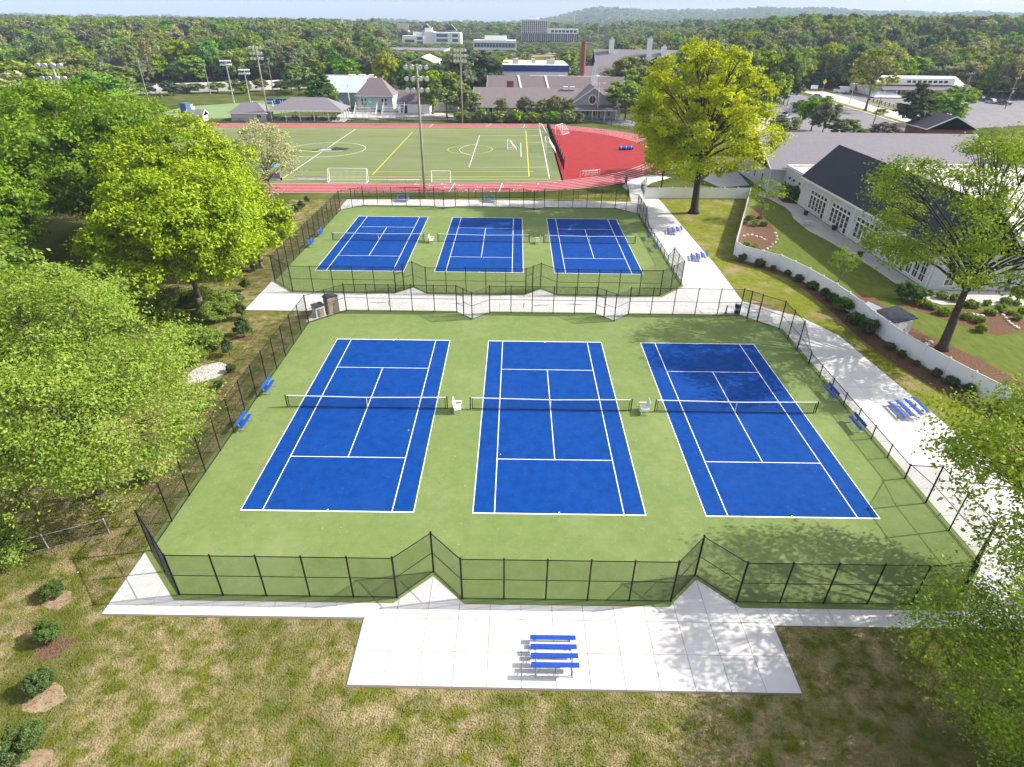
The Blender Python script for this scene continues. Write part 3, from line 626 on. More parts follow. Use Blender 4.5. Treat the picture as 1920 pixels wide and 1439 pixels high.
mb.build('frame',MT['galv'],r); MB().box(-2.4,2.4,-.9,-.86,.3,1.4).build('back_panel',mat('grey_violet_panel',(.25,.22,.36),rough=.5),r); MB().box(-2.3,2.3,-.6,-.2,.42,.48).build('bench_seat',MT['alu'],r)
for s in(-1,1): MB().tube((s*2.5,-.95,.22),(s*2.5,-.8,.22),.22,n=12).build('wheel',MT['black'],r)
# barrier net at the end of the pitch
r=root('barrier_net',(6.6,0,0),'row of dark posts with sagging black netting between pitch and red apron','barrier net')
bp_=[(-.8,147.5)]+[(-.75+1.05*k/12.0,147-57.0*k/12.0) for k in range(1,13)]
_ph=MB().tube((0,0,0),(0,0,2.6),.09,n=8).mesh('post',MT['black'])
for k,(x,y) in enumerate(bp_):
    place('post',_ph,r,(x,y,0))
    if k<len(bp_)-1:
        x2,y2=bp_[k+1]; mb=MB(); L=math.hypot(x2-x,y2-y)
        for q in range(0,int(L/.22)): 
            f=q*.22/L; s_=2.2-.5*math.sin(math.pi*f); mb.box(f*L-.014,f*L+.014,-.01,.01,0.05,s_)
        for zz in range(9):
            for q in range(8):
                f0,f1=q/8,(q+1)/8; g=lambda f:(.05+zz*.27)*(1-.22*math.sin(math.pi*f)); mb.tube((f0*L,0,g(f0)),(f1*L,0,g(f1)),.014,n=3,cap=False)
        mb.build('net_panel',MT['netting'],r,(x,y,0),math.atan2(y2-y,x2-x))
# hurdles stack
for i in range(6):
    if i==0:
        r=hd=root('hurdle',(10.3,83.9,.03),'white hurdle, leftmost of the cluster on the red apron','hurdle','white hurdles on the red apron',rz=.2)
        MB().cbox((0,0,1.0),(1.2,.03,.09)).build('top_bar',MT['white'],r)
        for s in(-1,1): mb=MB(); mb.tube((s*.55,0,0),(s*.55,0,1.0),.03,n=5); mb.tube((s*.55,-.05,.03),(s*.55,.7,.03),.035,n=5); mb.build('leg',MT['white'],r)
        MB().tube((-.55,.1,.5),(.55,.1,.5),.02,n=5).build('cross_bar',MT['white'],r)
    else: again(hd,(10.3+.62*i,83.9+.22*i+(.5 if i%2 else 0),.03),.2+.06*i,'white hurdle, number %s from the left of the cluster on the red apron'%['','second','third','fourth','fifth','last'][i])
# long jump pit cover / landing mat in blue
r=root('landing_mat',(23.4,113.2,.03),'bright blue rolled landing mat half hidden by the big tree','mat',rz=.15)
MB().tube((-1.7,0,.45),(1.7,0,.45),.43,n=18).build('roll',MT['blue'],r,smooth=False)
for s in(-1,0,1): MB().tube((s*1.3-.06,0,.45),(s*1.3+.06,0,.45),.445,n=18).build('strap',MT['lightblue'],r)

# ---------------------------------------------------------------- poles
def flood_pole(name,label,x,y,h,rows=3,per=2,m='wood',r0=.24,r1=.15,grp='tall wooden floodlight poles',arm=1.5,az=0,size=.42,gap=1.35,drop=.25,cat='light pole'):
    r=root(name,(x,y,0),label,cat,grp,rz=az)
    MB().path([(0,0,0),(0,0,h*.5),(0,0,h)],[r0,(r0+r1)/2,r1],n=10).build('pole',MT[m],r,smooth=True)
    for k in range(rows):
        z=h-drop-gap*k
        MB().cbox((0,-.12,z),(arm*2.2,.10,.12)).build('crossarm',MT[m if m=='galv' else 'wood'],r)
        for s in(-1,1):
            for q in range(per):
                xx=s*(arm-.0-q*arm*.62)
                L=MB(); L.tube((xx,-.15,z),(xx,-.30,z-.06),.07,n=6); L.tube((xx,-.28,z+.02),(xx,-.72,z-.20),size*.35,size,n=12); L.ball((xx,-.30,z+.0),size*.42,8,5)
                L.build('floodlight',MT['lamp'],r)
    return r
flood_pole('floodlight_pole','tallest wooden floodlight pole between the far courts and the running track',*(-18.73,65.63),20.6,r0=.25,r1=.15,size=.37,arm=1.6,gap=1.6)
flood_pole('floodlight_pole','wooden floodlight pole among the green trees in front of the school',*(-19.17,152.94),19.6)
flood_pole('floodlight_pole','wooden floodlight pole beside the snack hut and pavilion',*(-76.67,152.61),19.6)
flood_pole('floodlight_pole','wooden floodlight pole at far left rising behind the dark green maple',*(-76.07,65.76),20.2,r0=.30,r1=.22,size=.44,arm=1.75,gap=1.8)
for px,l in ((0,'silver field light rack, second from left, above the highway'),(1,'shorter silver field light rack nearest the blue banner'),(2,'silver field light rack just above the dark green maple'),(3,'silver field light rack behind the pale blue roof')):
    x,y,h=[(*(-102.36,190.56),13.9),(*(-98.07,194.11),11.0),(*(-175.77,243.36),7.5),(*(-78.22,255.15),9.0)][px]
    r=root('field_light',(x,y,0),l,'light pole','silver light racks around the upper field')
    MB().path([(0,0,0),(0,0,h)],[.22,.13],n=8).build('pole',MT['galv'],r)
    for k in(0,1):
        MB().box(-1.9,1.9,-.06,.06,h-.1-k*1.1,h-k*1.1).build('crossarm',MT['galv'],r)
        for q in range(6): L=MB(); L.tube((-1.75+q*.7,-.05,h-.1-k*1.1),(-1.75+q*.7,-.55,h-.4-k*1.1),.14,.32,n=8); L.build('floodlight',MT['lamp'],r)
for i,(b,t,l) in enumerate([((-136.74,198.36),13,'left'),((-124.34,221.39),12,'middle'),((-101.67,227.91),11.5,'right')]):
    r=root('highway_lamp',(b[0],b[1],0),'wooden street lamp with a long curved arm along the highway, %s of three'%['leftmost','middle one','rightmost'][i],'street lamp','lamps along the highway')
    MB().path([(0,0,0),(0,0,t)],[.2,.13],n=7).build('pole',MT['wood'],r)
    MB().path([(0,0,t-2.2),(-1.6,-.3,t-1.2),(-3.4,-.5,t-1.1),(-4.4,-.6,t-1.7)],[.09,.08,.07,.06],n=5).build('arm',MT['galv'],r); MB().cbox((-4.5,-.6,t-1.75),(.9,.35,.2)).build('lamp_head',MT['galv'],r)
def lotlamp(x,y,h,l,m='white',g='parking lot lamps',hd=2):
    r=root('lot_lamp',(x,y,0),l,'street lamp',g)
    MB().path([(0,0,0),(0,0,h)],[.13,.09],n=8).build('pole',MT[m],r); MB().cbox((0,0,h),(2.6 if hd==2 else 1.4,.1,.1)).build('arm',MT[m],r)
    for s in((-1,1) if hd==2 else (1,)): MB().cbox((s*1.5,0,h),(1.0,.5,.16)).build('lamp_head',MT[m],r)
lotlamp(*(86.50,174.40),6.6,'white twin-headed parking lamp above parked cars at left of the lot')
lotlamp(*(101.11,149.93),8.5,'dark twin-headed parking lamp beside the access road','black')
lotlamp(*(-59.39,181.38),7.5,'white lamp post behind the left bleachers','white','white lamps beside the track')
lotlamp(*(22.28,165.34),10.2,'tall white lamp post in front of the round window of the school','white','white lamps beside the track')
lotlamp(*(124.92,214.33),6.5,'slim lamp pole on the verge beside the driveway','galv','parking lot lamps',1)
r=root('flagpole',(*(118.08,259.19),0),'white flagpole with a red and white flag by the lot entrance','flagpole')
MB().path([(0,0,0),(0,0,10.6)],[.14,.07],n=8).build('pole',MT['white'],r); MB().ball((0,0,10.7),.16,8,5).build('finial',MT['yline'],r)
for k in range(7): MB().box(.08,.7,-.02,.02,8.0+k*.3,8.3+k*.3).build('flag_stripe',MT['white'] if k%2 else MT['track'],r)
MB().box(.05,.4,-.03,.03,9.1,10.15).build('flag_canton',MT['bluefascia'],r)
for (x,y,h,l,g) in [(*(142.88,177.91),13.5,'wooden utility pole with two crossarms and a transformer above the lot',0),(*(178.20,204.81),10.5,'leaning wooden utility pole at the far right edge','')]:
    r=root('utility_pole',(x,y,0),l,'utility pole','utility poles right of the lot'); r.rotation_euler=(0,.02,.4)
    MB().path([(0,0,0),(0,0,h)],[.2,.13],n=8).build('pole',MT['wood'],r)
    for z in(h-.4,h-3.6): MB().cbox((0,-.15,z),(2.8 if z>h-1 else 3.6,.12,.14)).build('crossarm',MT['wood'],r)
    for s in(-1.2,0,1.2): MB().tube((s,-.15,h-.3),(s,-.15,h+.1),.09,.05,n=6).build('insulator',MT['white'],r)
    MB().tube((.2,-.3,h-5.2),(.2,-.3,h-4.2),.28,n=10).build('transformer',MT['galv'],r)
# ---------------------------------------------------------------- white vinyl fence
def vinyl(label,pts,h=1.85,bay=2.45,grp='white vinyl privacy fences'):
    r=root('vinyl_fence',(0,0,0),label,'fence',grp)
    # resample
    out=[]; carry=0
    P=[Vector(p) for p in pts]; d=[0]
    for i in range(len(P)-1): d.append(d[-1]+(P[i+1]-P[i]).length)
    n=round(d[-1]/bay)
    def at(s):
        for i in range(len(P)-1):
            if s<=d[i+1]+1e-6: return P[i].lerp(P[i+1],(s-d[i])/max(1e-6,d[i+1]-d[i]))
        return P[-1]
    Q=[at(d[-1]*k/n) for k in range(n+1)]
    pm_=MB().box(-.065,.065,-.065,.065,0,h+.08).mesh('post',MT['vinyl'])
    mb=MB(); mb.box(-.085,.085,-.085,.085,h+.08,h+.12); mb.add([(-.085,-.085,h+.12),(.085,-.085,h+.12),(.085,.085,h+.12),(-.085,.085,h+.12),(0,0,h+.2)],[(0,1,4),(1,2,4),(2,3,4),(3,0,4)]); cm=mb.mesh('post_cap',MT['white'])
    for k,q in enumerate(Q):
        p=place('post',pm_,r,(q.x,q.y,0)); place('post_cap',cm,p)
        if k<n:
            v=Q[k+1]-q; L=v.length; a=math.atan2(v.y,v.x); mb=MB()
            nb=int(L/.17)
            for j in range(nb):
                x0=.065+(L-.13)*j/nb; x1=.065+(L-.13)*(j+1)/nb; mb.box(x0+.004,x1-.004,-.015,.015,.12,h-.08)
            mb.box(.065,L-.065,-.012,.012,.11,h-.07)
            mb.build('panel',MT['vinyl'],r,(q.x,q.y,0),a)
            MB().box(.065,L-.065,-.03,.03,h-.10,h+.03).build('top_rail',MT['white'],r,(q.x,q.y,0),a); MB().box(.065,L-.065,-.03,.03,.04,.16).build('bottom_rail',MT['white'],r,(q.x,q.y,0),a)
    return r
vinyl('straight white vinyl fence behind the big yellow-green tree at the path',[(19.7,67.2),(38.1,67.8)])
vinyl('long curving white vinyl fence with shrubs along its foot',[(38.1,67.8),(25.9,37.0),(27.3,35.3),(30.3,32.6),(31.9,28.0),(32.9,23.3),(33.3,18.9),(33.4,14.2),(33.8,10.4),(34.5,7.8),(35.2,5.3),(36.1,2.6),(37.0,.4),(38.3,-2.6),(40.0,-6.0),(42,-9.5)])
# ---------------------------------------------------------------- buildings
def win(r,x,y,z0,z1,w,face,nx=1,nz=1,fr=.09,gm='glass',proud=.05,name='window'):
    """window part: frame with panes; face S (-y), W (-x), E, N"""
    a={'S':0,'E':R(90),'N':R(180),'W':R(-90)}[face]
    mb=MB(); mb.box(-w/2,w/2,-proud,.0,z0,z0+fr); mb.box(-w/2,w/2,-proud,.0,z1-fr,z1); mb.box(-w/2,-w/2+fr,-proud,0,z0+fr,z1-fr); mb.box(w/2-fr,w/2,-proud,0,z0+fr,z1-fr)
    for i in range(1,nx): c=-w/2+w*i/nx; mb.box(c-fr*.35,c+fr*.35,-proud,0,z0+fr,z1-fr)
    for i in range(1,nz): c=z0+(z1-z0)*i/nz; mb.box(-w/2+fr,w/2-fr,-proud*.9,0,c-fr*.3,c+fr*.3)
    f=mb.build(name,MT['white'],r,(x,y,0),a)
    MB().box(-w/2+fr,w/2-fr,-proud*.5,-.005,z0+fr,z1-fr).build('pane',MT[gm],f)
    return f
def house(name,label,cat,x0,x1,y0,y1,eave,ridge,axis='x',wm='siding',rm='shingle',oh=.45,hip=0,grp=None,z0=0,trim=True,parent=None):
    r=parent or root(name,((x0+x1)/2,y0,z0),label,cat,grp)
    ox,oy=(0,0)
    cx=(x0+x1)/2; X0,X1,Y0,Y1=x0-cx,x1-cx,0,y1-y0
    if parent: X0,X1,Y0,Y1=x0-parent.location.x,x1-parent.location.x,y0-parent.location.y,y1-parent.location.y
    my,mx=(Y0+Y1)/2,(X0+X1)/2
    mb=MB(); mb.add([(X0,Y0,0),(X1,Y0,0),(X1,Y1,0),(X0,Y1,0),(X0,Y0,eave),(X1,Y0,eave),(X1,Y1,eave),(X0,Y1,eave)],[(0,1,5,4),(1,2,6,5),(2,3,7,6),(3,0,4,7)])
    th=.16
    if axis=='x':
        if not hip: mb.add([(X0,Y0,eave),(X0,Y1,eave),(X0,my,ridge-.05)],[(0,2,1)]); mb.add([(X1,Y0,eave),(X1,Y1,eave),(X1,my,ridge-.05)],[(0,1,2)])
    else:
        if not hip: mb.add([(X0,Y0,eave),(X1,Y0,eave),(mx,Y0,ridge-.05)],[(0,1,2)]); mb.add([(X0,Y1,eave),(X1,Y1,eave),(mx,Y1,ridge-.05)],[(0,2,1)])
    mb.build('wall',MT[wm],r)
    rb=MB()
    if axis=='x':
        sl=(ridge-eave)/(my-Y0); e=eave-oh*sl; A,B=X0-oh,X1+oh; h=hip
        P=[(A,Y0-oh,e),(B,Y0-oh,e),(B,Y1+oh,e),(A,Y1+oh,e),(A+h,my,ridge),(B-h,my,ridge)]
    else:
        sl=(ridge-eave)/(mx-X0); e=eave-oh*sl; A,B=Y0-oh,Y1+oh; h=hip
        P=[(X0-oh,A,e),(X0-oh,B,e),(X1+oh,B,e),(X1+oh,A,e),(mx,A+h,ridge),(mx,B-h,ridge)]
        P=[(X1+oh,A,e),(X1+oh,B,e),(X0-oh,B,e),(X0-oh,A,e),(mx,A+h,ridge),(mx,B-h,ridge)]
    n=6; top=[(a,b,c+th) for a,b,c in P]
    rb.add(top+[(a,b,c) for a,b,c in P],[(0,1,5,4),(2,3,4,5),(3,0,4),(1,2,5),(6,10,11,7),(8,11,10,9),(9,10,6),(7,11,8),(0,6,7,1),(1,7,8,2),(2,8,9,3),(3,9,6,0)])
    rb.build('roof',MT[rm],r)
    if trim:
        tb=MB(); 
        for i in range(4):
            a,b=Vector(P[i]),Vector(P[(i+1)%4])
            if axis=='x' and not hip and i in(1,3) or axis=='y' and not hip and i in(1,3):
                top_=Vector(P[5] if i==1 else P[4])
                out=(a-b).cross(Vector((0,0,1))).normalized()
                mid=(a+b)/2; out=Vector((mid.x-mx,mid.y-my,0)); out=Vector((out.x,0,0)).normalized() if axis=='x' else Vector((0,out.y,0)).normalized()
                for q in(a,b): tb.ext([q+out*.02-Vector((0,0,.12)),top_+out*.02-Vector((0,0,.12)),top_+out*.02+Vector((0,0,th+.02)),q+out*.02+Vector((0,0,th+.02))],out*.08)
            else:
                d=(b-a).normalized(); out=Vector((d.y,-d.x,0)); mid=(a+b)/2
                if out.dot(Vector((mid.x-mx,mid.y-my,0)))<0: out=-out
                tb.ext([a+out*.01-Vector((0,0,.10)),b+out*.01-Vector((0,0,.10)),b+out*.01+Vector((0,0,th-.03)),a+out*.01+Vector((0,0,th-.03))],out*.10)
        tb.build('fascia',MT['white'],r)
    return r
def flat(name,label,cat,x0,x1,y0,y1,h,wm='siding',rm='membrane',par=.4,grp=None,pm='white',parent=None):
    r=parent or root(name,((x0+x1)/2,y0,0),label,cat,grp); lx,ly=r.location.x,r.location.y
    MB().box(x0-lx,x1-lx,y0-ly,y1-ly,0,h).build('wall',MT[wm],r); MB().box(x0-lx+.3,x1-lx-.3,y0-ly+.3,y1-ly-.3,h+.003,h+.06).build('roof',MT[rm],r)
    mb=MB(); a,b,c,d=x0-lx,x1-lx,y0-ly,y1-ly; t=.3
    mb.box(a-.05,b+.05,c-.05,c+t,h+.002,h+par); mb.box(a-.05,b+.05,d-t,d+.05,h+.002,h+par); mb.box(a-.05,a+t,c+t,d-t,h+.002,h+par); mb.box(b-t,b+.05,c+t,d-t,h+.002,h+par)
    mb.build('parapet',MT[pm],r); return r
# --- hall at the right with dark gable roof
r=house('white_hall','white sided hall with steep dark roof and rows of tall windows on the patio','building',45.4,54.4,26.4,64.5,4.85,9.5,'y','sidingb','shingle_d',.35)
lx,ly=r.location.x,r.location.y
for g0 in(60.6,52.9,45.2,37.4):
    for k in range(5):
        y=g0-.55-k*1.18; dz=.08 if k==4 else .55
        win(r,45.4-lx,y-ly,dz,2.72,1.0,'W',1,3,fr=.085); win(r,45.4-lx,y-ly,2.78,3.42,1.0,'W',1,1,fr=.08,name='transom_window')
for k in range(3): win(r,45.4-lx,30.9-k*1.4-ly,.4,3.2,1.1,'W',2,3,fr=.10)
for k in range(3): win(r,47.6+k*1.9-lx,0,.5,3.0,1.2,'S',2,3,fr=.10)
for y in(64.2,54.0,46.2,38.4,26.7): MB().box(45.28-lx,45.398-lx,y-.07-ly,y+.07-ly,0,4.6).build('downspout',MT['white'],r)
MB().box(44.92-lx,45.06-lx,26.2-ly,64.7-ly,4.38,4.56).build('gutter',MT['white'],r)
r=flat('link_wing','low white link wing with flat parapet roof between the hall and the grey-roofed building','building',45.7,58,64.9,72.9,4.5,'sidingb','tanroof')
lx,ly=r.location.x,r.location.y
for y in(67.0,70.6): win(r,45.7-lx,y-ly,1.2,2.4,.7,'W',1,2)
win(r,45.7-lx,71.9-ly,.6,2.4,.8,'W',1,2)
for y in(66.2,68.6,70.4): MB().box(45.5-lx,45.69-lx,y-.14-ly,y+.14-ly,2.9,3.25).build('wall_lamp',MT['black'],r)
mb=MB(); 
for k in range(9): mb.box(49.5-lx+k*.45,49.56-lx+k*.45,67.6-ly,67.66-ly,4.56,5.8)
mb.box(49.4-lx,53.4-lx,67.58-ly,67.68-ly,5.8,5.9); mb.box(49.4-lx,53.4-lx,67.69-ly,67.74-ly,4.6,5.7); mb.build('screen_rail',MT['white'],r)
r=house('grey_roof_building','long white building with a broad grey-violet shingled roof behind the hall','building',43.3,84,73.2,93.0,4.3,8.7,'x','sidingb','shingle',.5)
r.location.y=73.2; lx,ly=r.location.x,r.location.y
for k in range(3): win(r,43.3-lx,77+k*4-ly,1,2.6,1.0,'W',1,2)
MB().box(43.1-lx,43.29-lx,73.3-ly,73.5-ly,0,4.2).build('downspout',MT['white'],r)
r=flat('south_wing','white sided wing with a flat pale roof behind the tall forked tree','building',54.8,86,26.4,70.5,5.3,'sidingb','membrane',.45)
lx,ly=r.location.x,r.location.y
for k in range(6): win(r,57.5+k*4.2-lx,0,.8,3.0,1.4,'S',2,2)
for (x,y) in((62,60),(70,45),(60,40)): MB().box(x-lx,x+2-lx,y-ly,y+1.6-ly,5.37,6.5).build('rooftop_unit',MT['galv'],r)
# --- patio, beds, garden things
pt=pave('patio')
slabs(pt,[(39.46,73.02),(41.87,67.78),(42.48,62.88),(42.23,59.26),(41.29,55.82),(40.94,49.21),(41.88,44.05),(42.15,38.84),(42.74,33.19),(42.74,26.99),(42.95,23.82),(44.51,22.08),(53.98,22.08),(61,26.0),(45.2,26.3),(45.2,64.8),(45.5,72.7),(43.2,72.9),(41.8,72.4)],1.9,1.9,45.2,26.3,top=.04,m='concrete_b')
for pl in ([(45.25,64.6),(45.3,68.4),(43.6,69.0),(43.3,65.5)],[(42.65,25.68),(44.73,25.75),(45.95,27.09),(57.49,26.48),(56.30,24.86),(45.30,23.90),(43.18,24.44)],
   [(30.66,49.70),(38.18,64.05),(36.46,51.30),(33.89,42.79),(30.48,38.83),(27.60,41.62)],[(40.81,23.45),(42.13,22.59),(44.10,20.92),(52.53,20.47),(48.98,15.54),(45.54,14.48),(43.30,16.87),(41.49,19.45),(39.74,21.50)],
   [(36.35,25.48),(37.90,23.66),(37.72,18.00),(37.82,16.46),(38.85,13.13),(40.41,9.90),(41.46,5.10),(39.69,2.66),(38.42,6.12),(37.10,8.58),(34.71,11.34),(34.65,17.26),(35.02,22.08)]):
    z=.046 if pl[0][0]>45 else .018; sheet('mulch_bed',pl,z,MT['mulch'])
sheet('mulch_bed',[(26.2,36.4),(25.0,35.9),(27.6,33.2),(30.2,30.0),(31.0,25.5),(31.3,20),(31.2,14),(31.6,10),(32.6,6.0),(33.8,2.2),(35.5,-2.2),(38.5,-8),(40.9,-7.7),(38.2,-2.8),(36.0,2.4),(34.4,7.6),(33.7,10.4),(33.3,14.2),(33.2,18.9),(32.8,23.2),(31.8,27.9),(30.2,32.4),(27.3,35.1)],.014,MT['mulch'])
# rocks bordering beds (each a stone)
def rock(x,y,s,lab):
    mb=MB(); n=8; P=[];F=[]
    random.seed(int(x*97+y*31)); 
    ring=[(math.cos(2*math.pi*i/n)*s*random.uniform(.7,1.2),math.sin(2*math.pi*i/n)*s*.7*random.uniform(.7,1.2)) for i in range(n)]
    mb.add([(a,b,0) for a,b in ring]+[(a*.75,b*.75,s*.45) for a,b in ring]+[(0,0,s*.6)],[(i,(i+1)%n,n+(i+1)%n,n+i) for i in range(n)]+[(n+i,n+(i+1)%n,2*n) for i in range(n)])
    o=mb.build('border_stone',MT['rock'],None,(x,y,.02),random.uniform(0,3)); tag(o,lab,'stone','pale stones edging the garden beds')
for k,(px,py) in enumerate([(1453,438),(1456,444),(1457,450),(1453,455),(1448,459),(1444,464),(1438,467),(1432,471)]): rock(*G(px,py),.27,'pale stone in the curved edge of the round mulch bed')
for k,(px,py) in enumerate([(1395,443),(1402,441),(1410,441),(1418,444),(1427,446),(1433,450)]): rock(*G(px,py),.27,'long pale stone lying inside the round mulch bed')
for k,(px,py) in enumerate([(1880,592),(1886,598),(1890,604),(1896,609),(1902,613),(1909,617),(1824,590),(1832,592),(1841,593)]): rock(*G(px,py),.28,'pale stone in the right-hand flower bed')
for (px,py) in ((1738,646),(1745,642),(1772,658)): rock(*G(px,py),.3,'small pale stone at the foot of the forked tree')
r=root('garden_shed',(35.0,15.0,.0),'small white garden shed with dark shingled roof against the curving white fence','shed',rz=R(8))
MB().box(-.95,.95,-1.25,1.25,0,1.75).build('wall',MT['siding_w'],r)
MB().ext([(-1.15,-1.5,1.72),(1.15,-1.5,2.12),(1.15,-1.5,2.22),(-1.15,-1.5,1.82)],(0,3.0,0)).build('roof',MT['shingle_d'],r)
MB().box(-.4,.4,-1.30,-1.25,.05,1.6).build('door',MT['white'],r); MB().box(.25,.31,-1.34,-1.30,.8,1.0).build('handle',MT['black'],r)
r=root('cold_frame',(34.7,19.0,0),'grey slatted table with a glazed sloping lid by the garden shed','cold frame',rz=R(20))
MB().ext([(-.7,-.9,.75),(.7,-.9,1.1),(.7,-.9,1.14),(-.7,-.9,.79)],(0,1.8,0)).build('lid',MT['galv'],r)
for a in(-.6,.6):
    for b in(-.8,.8): MB().box(a-.04,a+.04,b-.04,b+.04,0,.8 if a<0 else 1.06).build('leg',MT['wood'],r)
for k in range(4): MB().box(-.62+k*.36,-.52+k*.36,-.85,.85,.3,.34).build('slat',MT['wood'],r)
r=root('patio_table',(*(41.88,51.80),.04),'small grey metal table on the patio','table')
MB().box(-.6,.6,-.45,.45,.68,.73).build('tabletop',MT['galv'],r)
for a in(-.5,.5):
    for b in(-.36,.36): MB().box(a-.03,a+.03,b-.03,b+.03,0,.68).build('leg',MT['galv'],r)
for i,(px,py,l) in enumerate([(1510,404,'dark blue planter pot on the patio below the first windows'),(1563,432,'dark planter pot on the patio beside the wall'),(1611,482,'green garden pot at the patio edge near the forked tree')]):
    r=root('planter_pot',(*G(px,py),.04),l,'pot','pots on the patio'); MB().tube((0,0,0),(0,0,.62),.28,.40,n=14).build('pot',mat('pot_%d'%i,[(.01,.02,.09),(.015,.015,.02),(.03,.08,.02)][i],rough=.4),r); MB().tube((0,0,.58),(0,0,.64),.42,n=14).build('rim',MT['black'],r)
# --- school buildings beyond the track
r=house('school_building','long grey school wing with a broad grey roof behind the hedge','building',-16.3,30,168.2,188,3.2,7.5,'x','siding','shingle_b',.8)
lx,ly=r.location.x,r.location.y
for x in(-14.6,-12.9,-11.3,-8.9,2.3-1.2,.2-.6,-3.6,3.2,9.8,8,11.6): win(r,x-lx,0,.9,3.0,1.3,'S',1,1,fr=.14)
# cross gable with round window
P=[(13.4,0,3.4),(28.6,0,3.4),(21,0,8.7)]; c=r.location.x
MB().ext([(13.4-c,-1.2,0),(28.6-c,-1.2,0),(28.6-c,-1.2,3.6),(21-c,-1.2,8.5),(13.4-c,-1.2,3.6)],(0,8,0)).build('gable_wall',MT['siding'],r)
for s in(-1,1):
    e=21-c+s*8.2; ap=21-c
    MB().ext([(ap,-1.8,8.75),(e,-1.8,3.3),(e,-1.8,3.5),(ap,-1.8,8.98)],(0,13,0)).build('roof',MT['shingle_b'],r)
    MB().ext([(ap,-1.95,8.65),(e,-1.95,3.18),(e,-1.95,3.5),(ap,-1.95,9.0)],(0,.13,0)).build('rake_board',MT['white'],r)
mb=MB(); n=24
for i in range(n):
    a0,a1=2*math.pi*i/n,2*math.pi*(i+1)/n; mb.ext([(20.6-c+1.25*math.cos(a),-1.36,5.4+1.5*math.sin(a)) for a in(a0,a1)]+[(20.6-c+.98*math.cos(a),-1.36,5.4+1.2*math.sin(a)) for a in(a1,a0)],(0,.15,0))
f=mb.build('round_window',MT['white'],r)
MB().ext([(20.6-c+.98*math.cos(2*math.pi*i/n),-1.29,5.4+1.2*math.sin(2*math.pi*i/n)) for i in range(n)],(0,.06,0)).build('pane',mat('dark_red_glass',(.06,.015,.02),rough=.15),f)
MB().box(20.54-c,20.66-c,-1.34,-1.30,4.2,6.6).build('mullion',MT['rock'],f)
MB().ext([(13.8-c,-1.2,3.9),(13.8-c,-1.2,3.7),(13.8-c,-4.4,2.7),(13.8-c,-4.4,2.9)],(14.6,0,0)).build('porch_roof',MT['shingle_b'],r)
MB().box(13.8-c,28.4-c,-4.5,-4.38,2.55,2.8).build('porch_fascia',MT['white'],r)
for x in(14.2,20.6,24.5,28): MB().box(x-c-.11,x-c+.11,-4.3,-4.08,0,2.6).build('porch_column',MT['white'],r)
for x in(16.3,23.0): f=win(r,x-c,-1.2,.05,2.3,1.0,'S',1,1,name='door',gm='brick')
for x in(18.0,19.4,21.3,24.8,26.2): win(r,x-c,-1.2,.7,2.3,1.1,'S',1,1)
for x in(12.0,14.2): MB().box(x-c,x-c+1.5,8.2,9.2,7.2,8.2).build('rooftop_unit',MT['white'],r)
MB().box(-6.5-c,-4.2-c,12.6,13.6,5.5,9.3).build('chimney',MT['brick'],r)
r=house('school_rear_wing','parallel rear school wing with white ridge lines and the small steeple','building',-13,34,190,204,4.5,9.6,'x','siding','shingle_b',.5)
lx=r.location.x
for x in(-1.5,8.0): MB().ext([(x-lx,.0,4.85),(x+.6-lx,.0,4.85),(x+.6-lx-1.5,6.9,9.8),(x-lx-1.5,6.9,9.8)],(0,0,.12)).build('roof_flashing',MT['white'],r)
r=root('steeple',(23.4,190,8.6),'small white louvred steeple with pointed cap on the school roof','steeple')
MB().box(-1.1,1.1,-1.1,1.1,-1.2,1.9).build('base',MT['white'],r); MB().box(-.75,.75,-.75,.75,1.9,4.0).build('belfry',MT['white'],r)
MB().add([(-.8,-.8,4.0),(.8,-.8,4.0),(.8,.8,4.0),(-.8,.8,4.0),(0,0,7.0)],[(0,1,4),(1,2,4),(2,3,4),(3,0,4),(3,2,1,0)]).build('spire',MT['galv'],r)
for s in(-.35,.35): MB().box(s-.2,s+.2,-.79,-.75,2.1,3.7).build('louvre',MT['galv'],r)
r=flat('flat_roof_block','low block with tan gravel roof behind the school wings','building',2,36,206,226,7.4,'siding','tanroof')
for i,(x,y) in enumerate([(-13,4),(-6,9),(2,5),(8,12),(13,6)]): MB().box(x,x+1.6,y,y+1.4,7.47,8.6).build('rooftop_unit',MT['white'] if i%2 else MT['galv'],r)
r=root('gym_building',(4,232,0),'large gym with white panel walls and a deep blue band under a tan flat roof','building')
for k in range(6): MB().box(-13+k*4.4+.03,-13+(k+1)*4.4-.03,0,.3,0,8.8).build('wall_panel',MT['white'],r)
MB().box(-13,13.4,.3,34,0,8.8).build('wall',MT['siding_w'],r); MB().box(-13.4,13.8,-.4,34.4,8.8,11.0).build('blue_band',MT['bluefascia'],r); MB().box(-13.2,13.6,-.2,34.2,11.003,11.1).build('roof',MT['tanroof'],r)
for (x,y,sx,h) in((-9,8,2.2,1.8),(-8.4,20,1.8,1.4),(-1,14,1.6,1.2),(5,7,3.2,1.6),(7,20,2,1.5),(-1,24,1.4,1.1)): MB().box(x,x+sx,y,y+2,11.1,11.1+h).build('rooftop_unit',MT['galv'],r)
r=root('brick_chimney',(24.9,250,0),'tall tapering red brick chimney stack behind the school','chimney')
MB().path([(0,0,0),(0,0,10),(0,0,19)],[1.35,1.2,1.05],n=10).build('stack',MT['brick'],r); MB().tube((0,0,18.4),(0,0,19.2),1.2,n=10).build('crown',MT['brick'],r)
r=house('manor_building','broad violet-grey roofed building with three white chimneys at upper right','building',36,92,292,316,7,14.2,'x','siding_w','shingle',.6)
